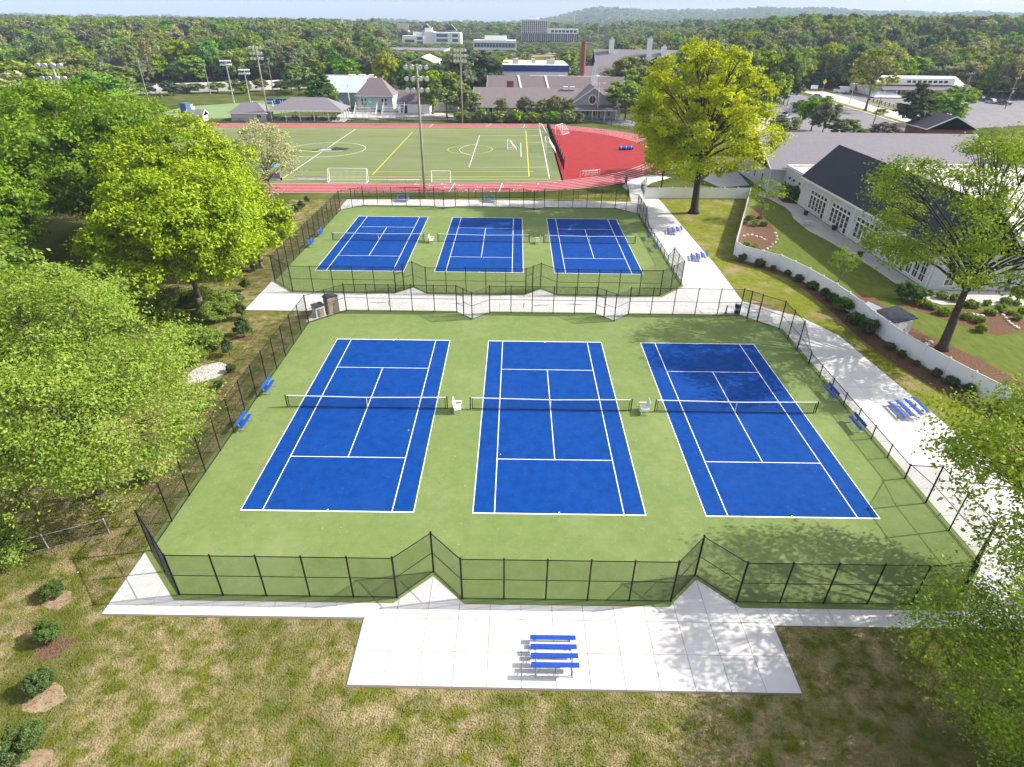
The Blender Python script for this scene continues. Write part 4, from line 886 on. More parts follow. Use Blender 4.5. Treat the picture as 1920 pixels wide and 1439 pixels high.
for x,z,y in((-21.5,18.6,9),(-3.0,19.2,7),(4.5,15.8,8)): c_=MB().box(x,x+2.3,y,y+2,9,z).build('chimney',MT['white'],r); MB().box(x+.5,x+1.8,y+.4,y+1.5,z,z+.9).build('chimney_pot',MT['galv'],c_)
r=house('manor_wing','violet-grey roofed wing running towards the camera from the manor','building',62,82,262,293,5.5,13.2,'y','siding_w','shingle',.6)
r=house('long_low_roof','long low grey roof wing in front of the manor with a white chimney','building',28,64,262,274,5.0,8.8,'x','siding_w','shingle_b',.5)
MB().box(-4,-2.4,3,4.5,6.5,11).build('chimney',MT['white'],r)
r=flat('white_canopy','low white canopy roof right of the long low wing','building',62,78,240,250,5.4,'siding_w','membrane')
r=house('white_barn','bright white gabled metal building among trees left of the gym','building',-58,-36,272,300,7,11.5,'y','white','membrane',.4)
r=house('grey_cottage','grey hip-roofed cottage with white windows behind the playground','building',-57.0,-45,182,192,4.6,9.2,'x','sidingb','shingle_b',.5,hip=4.6)
lx=r.location.x
for x in(-55.2,-54.0,-48.4,-47.2): win(r,x-lx,0,1.3,3.6,.9,'S',1,2,fr=.13)
r=house('blue_roof_building','building with a pale blue metal roof and white gable edge behind the dark evergreen','building',-75,-58,196,210,4.0,8.2,'x','siding','lightblue',.4)
r=flat('long_flat_school','long low flat roofed school block with pale parapet at left centre','building',-82,-42,222,236,6.0,'brick','tanroof',.5)
for i in range(4): MB().box(-8+i*4,-5.6+i*4,4,6,6.07,7.4).build('rooftop_unit',MT['white'],r)
r=house('garage','white garage with brownish roof beside the asphalt play yard','building',-41.8,-31.5,174,183,2.9,6.4,'x','white','shingle_b',.35)
MB().box(-4.3,-2.2,-.05,-.0,.0,2.4).build('door',MT['glass'],r); MB().box(-1.9,4.6,-.08,-.0,.1,2.6).build('garage_door',MT['white'],r)
r=house('rear_garage','second pale garage half hidden behind the first','building',-31.0,-23,180,189,2.7,5.4,'x','siding_w','shingle_b',.35)
# pavilion + hut
r=root('picnic_pavilion',(-65.5,153.2,0),'open picnic pavilion with hipped grey roof on white posts','pavilion',rz=.03)
P=[(-11,-.6,2.9),(11,-.6,2.9),(11,10.6,2.9),(-11,10.6,2.9),(-5.2,5,5.9),(5.2,5,5.9)]
MB().add([(a,b,c+.15) for a,b,c in P]+P,[(0,1,5,4),(2,3,4,5),(3,0,4),(1,2,5),(6,10,11,7),(8,11,10,9),(9,10,6),(7,11,8),(0,6,7,1),(1,7,8,2),(2,8,9,3),(3,9,6,0)]).build('roof',MT['shingle'],r)
MB().box(-11.02,11.02,-.68,-.6,2.75,3.05).build('fascia',MT['white'],r)
for x in(-10.4,-6.2,-2,2.2,6.4,10.4):
    MB().box(x-.12,x+.12,0,.24,0,2.95).build('post',MT['white'],r); MB().box(x-.12,x+.12,9.7,9.94,0,2.95).build('post',MT['white'],r)
for y in(3,6.5): MB().box(10.28,10.52,y,y+.24,0,2.95).build('post',MT['white'],r)
MB().box(-11,11,-.4,10.4,.0,.06).build('floor',MT['concrete_b'],r)
tb=None
for i,(x,y) in enumerate([(-8,3),(-4,3.2),(0,3),(4,3),(8,3.4),(-6,7),(0,7),(6,7)]):
    wx,wy=-65.5+x,153.2+y
    if tb is None:
        tb=root('picnic_table',(wx,wy,.06),'dark picnic table under the pavilion roof','picnic table','picnic tables under the pavilion')
        MB().box(-.9,.9,-.38,.38,.7,.76).build('tabletop',MT['bark_d'],tb)
        for s in(-1,1): MB().box(-.9,.9,s*.75-.13,s*.75+.13,.42,.46).build('bench_board',MT['bark_d'],tb); MB().box(s*.6-.04,s*.6+.04,-.8,.8,.0,.42).build('leg',MT['bark_d'],tb)
    else: again(tb,(wx,wy,.06))
r=house('snack_hut','small white hut with grey hip roof beside the running track','building',-87.7,-77.3,152.2,158.6,2.5,4.6,'x','siding_w','shingle',.5,hip=3.4)
win(r,3.2,0,.9,2.0,1.3,'S',2,1); MB().box(-3.8,-2.6,-.06,0,0,2.0).build('door',MT['galv'],r); MB().box(-2.3,-1.2,-.06,0,0,1.6).build('vent_panel',MT['galv'],r)
r=house('equipment_shed','tiny white equipment shed at the far left corner of the track','shed',-99.8,-95.2,150.4,153.6,1.9,3.0,'x','siding_w','shingle',.25)
# bleachers (large silver) 2
def bigbl(x,y,label,rz=.02):
    r=root('grandstand',(x,y,0),label,'bleacher','silver grandstands across the track',rz=rz)
    for k in range(8):
        MB().box(-3.2,3.2,k*.62,k*.62+.28,.75+k*.36,.80+k*.36).build('seat_plank',MT['alu'],r)
        MB().box(-3.2,3.2,k*.62-.34,k*.62-.03,.40+k*.36,.44+k*.36).build('foot_plank',MT['alu'],r)
    mb=MB()
    for s in(-3.2,-1,1,3.2):
        mb.tube((s,-.2,.3),(s,4.7,3.1),.05,n=5)
        for k in range(0,8,2): mb.tube((s,k*.62,0),(s,k*.62,.4+k*.36),.04,n=5)
    mb.build('frame',MT['galv'],r)
    mb=MB()
    for s in(-3.3,3.3):
        for q in range(9): mb.tube((s,q*.58,.45+q*.34),(s,q*.58,1.7+q*.34),.03,n=4)
        mb.tube((s,0,1.7),(s,4.7,4.4),.035,n=4); mb.tube((s,0,1.1),(s,4.7,3.8),.025,n=4)
    for q in range(15): mb.tube((-3.3+q*.47,4.75,3.1),(-3.3+q*.47,4.75,4.4),.025,n=4)
    mb.tube((-3.3,4.75,4.4),(3.3,4.75,4.4),.035,n=4); mb.build('guard_rail',MT['galv'],r)
bigbl(-49.4,158.4,'silver grandstand across the track, the left one beside the pavilion'); bigbl(-41.0,158.9,'silver grandstand across the track, the right one with a side ramp')
# play yard and playground
sheet('play_yard',[(-46,158.4),(-20,160),(-18,166),(-24,176),(-42,173.8),(-60,176),(-60,158)],.012,MT['concrete_b'])
sheet('school_forecourt',[(-22,157.5),(20,160.5),(31,150),(36,158),(30,167.5),(-16,167.6)],.013,MT['asphalt'])
for i,(x,y,l) in enumerate([(-60.5,172,'green playground tower with a slide left of the white lamp'),(-51.5,173,'green playground tower with long slides behind the left grandstand')]):
    r=root('playground_tower',(x,y,0),l,'playground','playground towers')
    for a in(-.9,.9):
        for b in(-.9,.9): MB().tube((a,b,0),(a,b,3.1),.09,n=6).build('post',MT['teal'],r)
    MB().box(-1,1,-1,1,1.4,1.5).build('deck',MT['brick'],r)
    MB().add([(-1.2,-1.2,3.1),(1.2,-1.2,3.1),(1.2,1.2,3.1),(-1.2,1.2,3.1),(0,0,4.1)],[(0,1,4),(1,2,4),(2,3,4),(3,0,4),(3,2,1,0)]).build('canopy',MT['teal'],r)
    mb=MB(); mb.ext([(1,-.35,1.5),(4.2,-.35,.3),(4.2,-.35,.4),(1,-.35,1.6)],(0,.7,0)); mb.ext([(1,-.4,1.5),(4.2,-.4,.3),(4.2,-.4,.75),(1,-.4,1.95)],(0,.06,0)); mb.ext([(1,.34,1.5),(4.2,.34,.3),(4.2,.34,.75),(1,.34,1.95)],(0,.06,0)); mb.build('slide',MT['teal'],r)
    MB().box(-1,-.95,-.9,.9,1.5,2.3).build('guard_panel',MT['bluefascia'],r)
# upper practice turf, banner
sheet('practice_turf',[(-117.19,168.09),(-101.10,152.80),(-89.31,158.32),(-69.82,181.83),(-68.49,205.29),(-83.92,203.72),(-104.19,195.09),(-116.49,184.67)],.014,MT['turf2'])
r=root('team_banner',(*(-91.46,191.62),0),'long blue fence banner with white block letters','banner',rz=.06)
for k in range(7): MB().tube((k*4.1,.1,0),(k*4.1,.1,2.0),.06,n=5).build('post',MT['galv'],r)
MB().box(0,24.6,-.03,.03,.15,2.0).build('panel',mat('banner_blue',(.02,.10,.42),rough=.6),r)
for i,chx in enumerate('THE ST'):
    if chx!=' ': text(chx,1.75,MT['white'],r,(3.0+i*2.35,-.04,.45),(R(90),0,0),'letter')
fence('rail_fence','black wire fence along the far side of the running track','fence',[(-100,148.2,1.2),(-60,151.4,1.2),(-20,156.9,1.2),(8,159.4,1.2),(20,160.4,1.2),(25,152,1.2),(31,141,1.2)],'low fences by the track',z=0,bay=4.2,pr=.05,rr=.035,pitch=.3,wire=.007)
r=root('picket_railing',(26.5,168,0),'white picket railing curving right of the school entrance','railing')
for i in range(24): a=i*.42; MB().box(a-.05,a+.05,-.03-.18*a,.03-.18*a,0,1.15).build('picket',MT['white'],r)
MB().ext([(0,-.02,1.0),(10,-1.82,1.0),(10,-1.82,1.1),(0,-.02,1.1)],(0,.06,0)).build('rail',MT['white'],r)
# ---------------------------------------------------------------- highway
hw=sheet('highway',[(-330,190),(-165,216),(-110,243),(-84,262),(-60,285),(-70,296),(-95,274),(-118,256),(-170,229),(-330,203)],.05,MT['concrete_b'])
def barrier(name,label,P,h,th=.4,z=0):
    r=root(name,(0,0,z),label,'barrier','concrete barriers of the highway')
    for i in range(len(P)-1):
        a,b=Vector(P[i]),Vector(P[i+1]); L=(b-a).length; n=max(1,round(L/9)); d=(b-a)/L
        for k in range(n):
            p=a+d*(L*k/n); MB().ext([(0.02,-th/2,0),(0.02,th/2,0),(.02,th*.3,h),(.02,-th*.3,h)],(L/n-.04,0,0)).build('segment',MT['membrane'],r,(p.x,p.y,0),math.atan2(d.y,d.x))
barrier('highway_barrier','near concrete wall of the highway at upper left',[(-200,209.5),(-165,215.5),(-110,242.5),(-84,261.5),(-66,279)],1.5)
barrier('highway_barrier','far concrete wall of the highway below the wood',[(-200,225.5),(-170,230),(-118,257),(-95,275),(-75,292)],2.2)
# ---------------------------------------------------------------- roads right
sheet('asphalt_road',[(121.60,271.62),(119.94,230.01),(124.96,210.98),(116.64,148.16),(117.41,134.62),(72.76,131.50),(71.41,151.70),(98.66,222.25)],.016,MT['asphalt'])
sheet('parking_lot',[(136.29,254.43),(153.89,251.97),(231.11,265.00),(157.39,163.73),(121.11,150.45),(133.85,190.45),(131.96,225.63)],.014,MT['asphalt'])
sheet('driveway',[(129.99,280.30),(136.79,263.67),(135.75,233.57),(131.73,208.36),(132.24,187.53),(121.04,152.45),(120.10,159.69),(124.05,189.58),(126.53,232.61),(125.34,262.36)],.022,MT['concrete_b'])
sheet('verge',[(120.83,239.95),(124.88,236.36),(124.38,193.88),(119.68,153.36),(116.58,149.13),(119.43,187.77),(119.38,226.20)],.028,MT['lawn_e'])
sheet('sidewalk',[(124.88,236.36),(127.45,234.66),(126.37,194.06),(121.27,155.54),(119.68,153.36),(122.85,190.88)],.034,MT['concrete'])
sheet('verge',[(136.46,226.09),(140.97,226.55),(139.56,204.32),(135.68,199.35)],.030,MT['lawn_e']); sheet('verge',[(134.93,286.24),(147.88,274.73),(142.21,259.62),(132.51,267.97)],.030,MT['lawn_e'])
slabsheet('kerb',[(119.54,235.80),(119.54,226.58),(119.14,187.20),(116.15,148.12),(115.40,147.10),(118.42,185.76),(118.88,225.04)],.0,.14,MT['concrete'])
sheet('plaza',[(33.83,82.15),(39.85,93.38),(43.99,96.90),(41.63,78.11),(38.77,77.11),(35.45,76.10)],.022,MT['concrete_b'])
sheet('plaza',[(64.13,151.13),(79.33,181.53),(83.99,181.93),(64.00,130.89),(58.19,130.49)],.018,MT['concrete_b'])
r=root('split_rail_fence',(0,0,0),'low dark post and rail fence between driveway and parking lot','fence')
A=Vector((139.69,228.27));B=Vector((137.22,202.55)); 
for k in range(8): q=A.lerp(B,k/7); MB().box(q.x-.1,q.x+.1,q.y-.1,q.y+.1,0,1.1).build('post',MT['bark_d'],r)
for z in(.4,.85): MB().tube((A.x,A.y,z),(B.x,B.y,z),.06,n=5).build('rail',MT['bark_d'],r)
# ---------------------------------------------------------------- vehicles
def carbody(L,W,H,prof,m,name,label,x,y,rz,glass,cat='car',grp=None,wr=.33):
    r=root(name,(x,y,.03),label,cat,grp,rz=rz); mb=MB()
    n=len(prof); half=W/2
    def ring(s,k): return [(px*L-L/2,s*half*(k if pz>.55 else 1),.18+pz*(H-.18)) for px,pz in prof]
    A_=ring(-1,.84);B_=ring(1,.84)
    mb.add(A_+B_,[tuple(range(n)),tuple(range(2*n-1,n-1,-1))]+[(i,n+i,n+(i+1)%n,(i+1)%n) for i in range(n)])
    b=mb.build('body',m,r)
    for (a,c,d,e) in glass:
        for s in(-1,1):
            w_=half*.84+.015; w0=half*.93+.015
            MB().add([(a*L-L/2,s*w0,.18+.56*(H-.18)),(c*L-L/2,s*w0,.18+.56*(H-.18)),(e*L-L/2,s*w_,.18+.93*(H-.18)),(d*L-L/2,s*w_,.18+.93*(H-.18))],[(0,1,2,3)]).build('side_window',MT['glass'],r)
    wm=MB().tube((0,-.11,0),(0,.11,0),wr,n=14).mesh('tyre',MT['black']); rm_=MB().tube((0,-.125,0),(0,.125,0),wr*.55,n=10).mesh('rim',MT['galv'])
    for sx in(-.31,.31):
        for s in(-1,1): t=place('wheel',wm,r,(sx*L,s*(half-.1),wr)); place('rim',rm_,t)
    for s in(-1,1):
        MB().box(L/2-.06,L/2+.01,s*half*.7-.16,s*half*.7+.16,.6*H*.85,.72*H*.85).build('headlight',MT['lamp'],r)
    pts=sorted([p for p in prof if p[1]>.99],key=lambda p:p[0]); k=prof.index(pts[-1]); p0,p1=prof[k],prof[k+1]
    MB().add([(p0[0]*L-L/2+.03,-half*.74,.17+p0[1]*(H-.18)),(p0[0]*L-L/2+.03,half*.74,.17+p0[1]*(H-.18)),(p1[0]*L-L/2+.0,half*.82,.22+p1[1]*(H-.18)),(p1[0]*L-L/2+.0,-half*.82,.22+p1[1]*(H-.18))],[(0,3,2,1)]).build('windscreen',MT['glass'],r)
    return r
SED=[(0,.12),(0,.5),(.04,.58),(.16,.60),(.30,.97),(.60,1.0),(.76,.60),(.97,.50),(1,.38),(1,.12)]
SUV=[(0,.10),(0,.58),(.04,.62),(.10,.97),(.62,1.0),(.76,.62),(.97,.54),(1,.42),(1,.10)]
VAN=[(0,.08),(0,.95),(.05,1.0),(.70,1.0),(.84,.60),(.98,.46),(1,.34),(1,.08)]
cw=mat('white_car_paint',(.75,.76,.78),rough=.25,spec=.6); cd=mat('dark_car_paint',(.02,.03,.05),rough=.25,spec=.6); cg=mat('silver_car_paint',(.40,.42,.46),rough=.3,spec=.6); cb=mat('blue_car_paint',(.05,.10,.28),rough=.3,spec=.6)
gS=[(.20,.46,.31,.46),(.48,.74,.48,.61)]; gU=[(.06,.36,.11,.36),(.38,.74,.38,.62)]; gV=[(.66,.84,.66,.72)]
r=carbody(6.2,2.1,2.6,VAN,cw,'delivery_van','white delivery van parked beyond the driveway',*(141.36,257.25),R(168),gV,'van',wr=.38)
MB().box(-2.9,-1.6,-1.07,-1.05,1.2,2.2).build('logo_panel',MT['yline'],r)
carbody(4.6,1.85,1.5,SED,cw,'parked_car','white car on the driveway, the right one of two',*(123.37,229.42),R(150),gS,grp='cars on the driveway')
carbody(4.7,1.85,1.5,SED,cg,'parked_car','silver car on the driveway, the left one of two',*(121.39,235.99),R(160),gS,grp='cars on the driveway')
for i,(px,py,m,l) in enumerate([(1838,189,cd,'dark parked car at right edge of the lot, leftmost of five'),(1851,191,cd,'dark parked car at right edge, second from left'),(1858,194,cg,'dark silver parked car at right edge, middle of five'),(1872,195,cd,'dark parked car at right edge, fourth from left'),(1884,197,cd,'dark parked car at right edge, rightmost of five')]):
    carbody(4.6,1.85,1.6,SUV if i%2 else SED,m,'parked_car',l,*G(px,py),R(95),gU if i%2 else gS,grp='dark cars parked below the trees')
for i,(px,py,m,l) in enumerate([(1462,226,cd,'dark car in the near lot left of the twin lamp'),(1478,230,cw,'white car in the near lot beneath the twin lamp'),(1468,219,cg,'silver car in the near lot behind the dark one')]):
    carbody(4.6,1.85,1.55,SED,m,'parked_car',l,*G(px,py),R(20),gS,grp='cars in the near lot')
for i,(px,py,m,l) in enumerate([(275,171,cg,'silver car driving on the highway, left one'),(325,170,cw,'white car driving on the highway, right one'),(455,168,cg,'grey car on the highway behind the light racks')]):
    carbody(4.8,1.9,1.6,SUV,m,'highway_car',l,*G(px,py+2),R(25),gU,grp='cars on the highway')
r=root('pickup_truck',(*(-108.99,168.82),0),'blue and white box truck parked at the practice turf','truck',rz=R(80))
MB().box(-1.2,1.3,-1.05,1.05,.6,2.9).build('cargo_box',cb,r); MB().ext([(1.3,-1,.5),(3.1,-1,.5),(3.1,-1,1.4),(2.5,-1,2.3),(1.3,-1,2.3)],(0,2,0)).build('cab',cw,r)
for a in(-.7,2.3):
    for s in(-1,1): MB().tube((a,s*.95,.4),(a,s*1.1,.4),.4,n=12).build('wheel',MT['black'],r)
MB().ext([(2.45,-1.01,1.5),(3.0,-1.01,1.5),(2.5,-1.01,2.15),(2.2,-1.01,2.15)],(0,2.02,0)).build('window',MT['glass'],r)
r=root('box_trailer',(*(149.71,262.80),0),'dark red and white moving truck beside the delivery van','truck',rz=R(85))
MB().box(-3,3,-1.2,1.2,.8,3.4).build('cargo_box',MT['white'],r); MB().box(-3.03,-3,-1.1,1.1,.9,3.3).build('rear_door',MT['brick'],r)
MB().ext([(3.1,-1.1,.6),(5,-1.1,.6),(5,-1.1,1.6),(4.5,-1.1,2.6),(3.1,-1.1,2.6)],(0,2.2,0)).build('cab',cb,r)
for a in(-2,4): 
    for s in(-1,1): MB().tube((a,s*1.0,.5),(a,s*1.2,.5),.5,n=12).build('wheel',MT['black'],r)
r=root('warning_sign',(*(131.59,253.91),0),'yellow diamond warning sign beside the wood','sign')
MB().tube((0,0,0),(0,0,4.6),.08,n=6).build('post',MT['galv'],r); MB().ext([(0,-.1,3.6),(.9,-.1,4.7),(0,-.1,5.8),(-.9,-.1,4.7)],(0,.06,0)).build('panel',MT['yline'],r)
r=root('notice_board',(*(131.69,263.09),0),'white notice board on short legs by the entrance','sign')
MB().box(-1.6,1.6,-.05,.05,1.0,2.6).build('panel',MT['white'],r); 
for s in(-1.3,1.3): MB().box(s-.08,s+.08,-.04,.04,0,1.0).build('leg',MT['wood'],r)
# clinic building at right
r=house('office_building','white low office building with lettering and a row of clerestory windows by the lot','building',150,186,243,262,4.4,7.4,'x','white','membrane',.5)
for i in range(6): win(r,-9+i*2.0,0,0.9,2.6,1.5,'S',1,1,gm='bluewin')
r2=r; MB().box(-18,12,-1.5,-.4,4.9,7.3).build('sign_band',MT['white'],r)
for i in range(8): win(r,-7+i*2.2,-1.5,5.5,6.6,1.7,'S',1,1,gm='glass')
text('Epoch',1.9,MT['bluefascia'],r,(-13.5,-1.56,5.4),(R(90),0,0),'lettering')
MB().ext([(-18.6,-4.5,3.0),(12,-4.5,3.0),(12,-.5,4.8),(-18.6,-.5,4.8)],(0,0,.15)).build('canopy_roof',MT['shingle_b'],r)
for i in range(6): MB().box(-17.5+i*5,-17.2+i*5,-4.3,-4.0,0,3.0).build('column',MT['white'],r)
r=root('storage_tent',(*(151.89,239.21),0),'white peaked tarpaulin canopy in front of the office building','canopy')
MB().add([(-6,-2,0.4),(6,-2,.4),(6,3,.4),(-6,3,.4),(-3,.5,2.6),(3,.5,2.2)],[(0,1,5,4),(2,3,4,5),(3,0,4),(1,2,5)]).build('cover',MT['white'],r)
for a in(-5.8,5.8):
    for b in(-1.8,2.8): MB().tube((a,b,0),(a,b,.5),.06,n=5).build('leg',MT['galv'],r)
r=house('barn_roof_house','small house roof with a red brick gable below the dark pine','building',*[round(v,1) for v in ((112.96,143.15)[0]-5,(112.96,143.15)[0]+8,(112.96,143.15)[1]-8,(112.96,143.15)[1]+2)],2.6,5.6,'y','brick','shingle_d',.4)
# far white warehouses at right
for i,(x0,x1,y0,d,h,l) in enumerate([(282,345,430,40,15.5,'long white warehouse roof at upper right beyond the trees'),(300,352,395,26,10.8,'white warehouse in front of the long one at upper right'),(335,400,455,30,16.5,'flat white warehouse at the extreme upper right')]):
    r=flat('warehouse',l,'warehouse',x0,x1,y0,y0+d,h,'white','membrane',.6,'white warehouses at upper right')
    for k in range(5): MB().box(-22+k*9,-19+k*9,8,11,h+.07,h+1.7).build('rooftop_unit',MT['galv'],r)
    for k in range(6): MB().box(-26+k*9,-20+k*9,-.15,0,h*.45,h*.62).build('window_band',MT['bluewin'],r)
# far city blocks
r=root('office_tower',(17,800,0),'pale eight-storey tower with tall white fins standing over the treetops','building')
MB().box(-15.5,15.5,.4,18,0,26).build('wall',MT['darkwin'],r)
for i in range(14): MB().box(-15.6+i*2.34,-14.9+i*2.34,-.6,.4,8,26).build('fin',MT['white'],r)
for k in range(9): MB().box(-15.6,15.6,0,.42,8+k*2.1,8.35+k*2.1).build('floor_slab',MT['membrane'],r)
MB().box(-15.8,15.8,-.7,18.2,25.6,26.8).build('roof',MT['white'],r); MB().box(-8,6,3,12,26.8,30).build('penthouse',MT['white'],r)
r=root('podium_block',(36,798,0),'dark striped podium with a white roofed terrace beside the tower','building')
MB().box(-34.6,34,.5,20,-6,12.5).build('wall',MT['darkwin'],r)
for i in range(26): MB().box(-34.6+i*2.64,-33.9+i*2.64,-.1,.5,4.5,12.5).build('fin',MT['membrane'] if i%3==0 else MT['tan'],r)
MB().box(-3,34,2,18,12.5,17.5).build('upper_floor',MT['white'],r)
for i in range(7): MB().box(1+i*4.6,4.4+i*4.6,1.8,2.02,13.6,16.2).build('window',MT['bluewin'],r)
MB().box(-34.6,34,-.3,.5,-6,1.5).build('base',MT['tan'],r)
r=root('white_office',(-96,700,0),'long white stepped office block with dark ribbon windows left of centre','building')
for (a,b,h,d) in((-31,-8,10.6,0),(-8,3,14.5,2),(3,32,14.0,0)): MB().box(a,b,d,d+20,-8,h).build('wall',MT['white'],r)
for (a,b,z) in((-28,-18,4.5),(-28,-18,.5),(-15,-9,8-1.0),(-15,-9,3),(6,18,10),(6,18,5.5),(6,18,1),(23,29,10),(23,29,5.5),(23,29,1)): MB().box(a,b,-.3,0,z,z+2.6).build('window_band',MT['bluewin'],r)
MB().box(-20,-10,6,12,10.6,14).build('rooftop_unit',MT['white'],r); MB().box(-7,1,6,12,14.5,18).build('rooftop_unit',MT['white'],r)
r=root('glass_office',(-23,560,0),'low white office block with a continuous dark glass ribbon, centre distance','building')
MB().box(-18.6,18.6,0,22,-4,11.0).build('wall',MT['white'],r); MB().box(-18.2,18.2,-.3,0,5.6,9.0).build('window_band',MT['bluewin'],r); MB().box(-18.2,18.2,-.3,0,.5,3.6).build('window_band',MT['bluewin'],r)
MB().box(-9,10,5,14,11,14.2).build('penthouse',MT['white'],r)
for i in range(14): MB().box(-18.2+i*2.7,-18.0+i*2.7,-.4,-.3,.5,9.0).build('mullion',MT['white'],r)
r=house('brick_house','small building with a tan gable below the white stepped office','building',-85,-71,430,445,3.5,6.8,'y','tan','shingle_b',.5)
r=flat('grey_roof_block','wide flat violet-grey roof block below the white stepped office','building',-135,-62,505,560,4.6,'siding','shingle',pm='siding')
for i,(px,z) in enumerate([(757,.5),(797,.5),(838,.5)]):
    x=(px-955)/1123.6*900; house('far_house','violet-roofed house among far trees, %s of three'%['leftmost','middle','rightmost'][i],'house',x-7,x+7,900,912,14,20.5,'y' if i else 'x','siding_w','shingle',.6,grp='houses among the far trees')
r=root('church_spire',(-205,760,0),'thin pale church spire among trees at upper left centre','church')
MB().box(-2,2,-2,2,0,14).build('tower',MT['white'],r); MB().add([(-2.1,-2.1,14),(2.1,-2.1,14),(2.1,2.1,14),(-2.1,2.1,14),(0,0,30)],[(0,1,4),(1,2,4),(2,3,4),(3,0,4)]).build('spire',MT['galv'],r)
for i,(x,y,h) in enumerate([(225,1400,62),(200,1350,40),(97,1200,38),(180,1250,42)]):
    r=root('radio_mast',(x,y,0),['tall lattice radio mast on the hill right of the tower','shorter mast left of the tall mast','slim mast right above the podium','mast between podium and hill'][i],'mast','masts near the tower')
    MB().tube((0,0,0),(0,0,h),.8,.3,n=5).build('mast',MT['galv'],r)
    for k in range(3): MB().tube((-1.6,0,h*.5+k*h*.2),(1.6,0,h*.5+k*h*.2),.3,n=4).build('antenna',MT['galv'],r)
sheet('bare_lot',[(-0.94,521.48),(28.83,544.80),(44.51,730.35),(21.29,754.19),(4.82,652.23)],.03,MT['dirt'])

# ---------------------------------------------------------------- vegetation
def rawmesh(name,V,Fq,mats,tint=None,midx=None):
    """V (n,3); Fq (m,4) quads"""
    me=bpy.data.meshes.new(name); V=np.asarray(V,dtype=np.float32); Fq=np.asarray(Fq,dtype=np.int32)
    me.vertices.add(len(V)); me.vertices.foreach_set('co',V.ravel()); m=len(Fq); k=Fq.shape[1]
    me.loops.add(m*k); me.loops.foreach_set('vertex_index',Fq.ravel()); me.polygons.add(m)
    me.polygons.foreach_set('loop_start',np.arange(m,dtype=np.int32)*k)
    try: me.polygons.foreach_set('loop_total',np.full(m,k,dtype=np.int32))
    except Exception: pass
    for mm in mats: me.materials.append(mm)
    if midx is not None: me.polygons.foreach_set('material_index',np.asarray(midx,dtype=np.int32))
    me.update(calc_edges=True)
    if tint is not None:
        a=me.attributes.new('tint','FLOAT','FACE'); a.data.foreach_set('value',np.asarray(tint,dtype=np.float32))
    return me
def unit(a): return a/np.maximum(1e-6,np.linalg.norm(a,axis=-1,keepdims=True))
def leafquads(C,s,rg,up=.6,asp=.62,outdir=None):
    n=len(C); nm=rg.normal(size=(n,3)); nm[:,2]=np.abs(nm[:,2])*.6+up
    if outdir is not None: nm=nm*.7+outdir*1.1
    nm=unit(nm); t=unit(np.cross(nm,rg.normal(size=(n,3)))); b=np.cross(nm,t)
    sz=s*rg.uniform(.6,1.35,(n,1)); t=t*sz; b=b*sz*asp
    return np.stack([C-t,C-b*.9+t*.1,C+t,C+b*.9+t*.1],1)
def ico(c,r,n=7,m=5):
    V=[];F=[]
    for j in range(m+1):
        th=math.pi*j/m
        for i in range(n):
            a=2*math.pi*i/n; V.append((c[0]+r[0]*math.sin(th)*math.cos(a),c[1]+r[1]*math.sin(th)*math.sin(a),c[2]+r[2]*math.cos(th)))
    for j in range(m):
        for i in range(n): F.append((j*n+i,(j+1)*n+i,(j+1)*n+(i+1)%n,j*n+(i+1)%n))
    return V,F
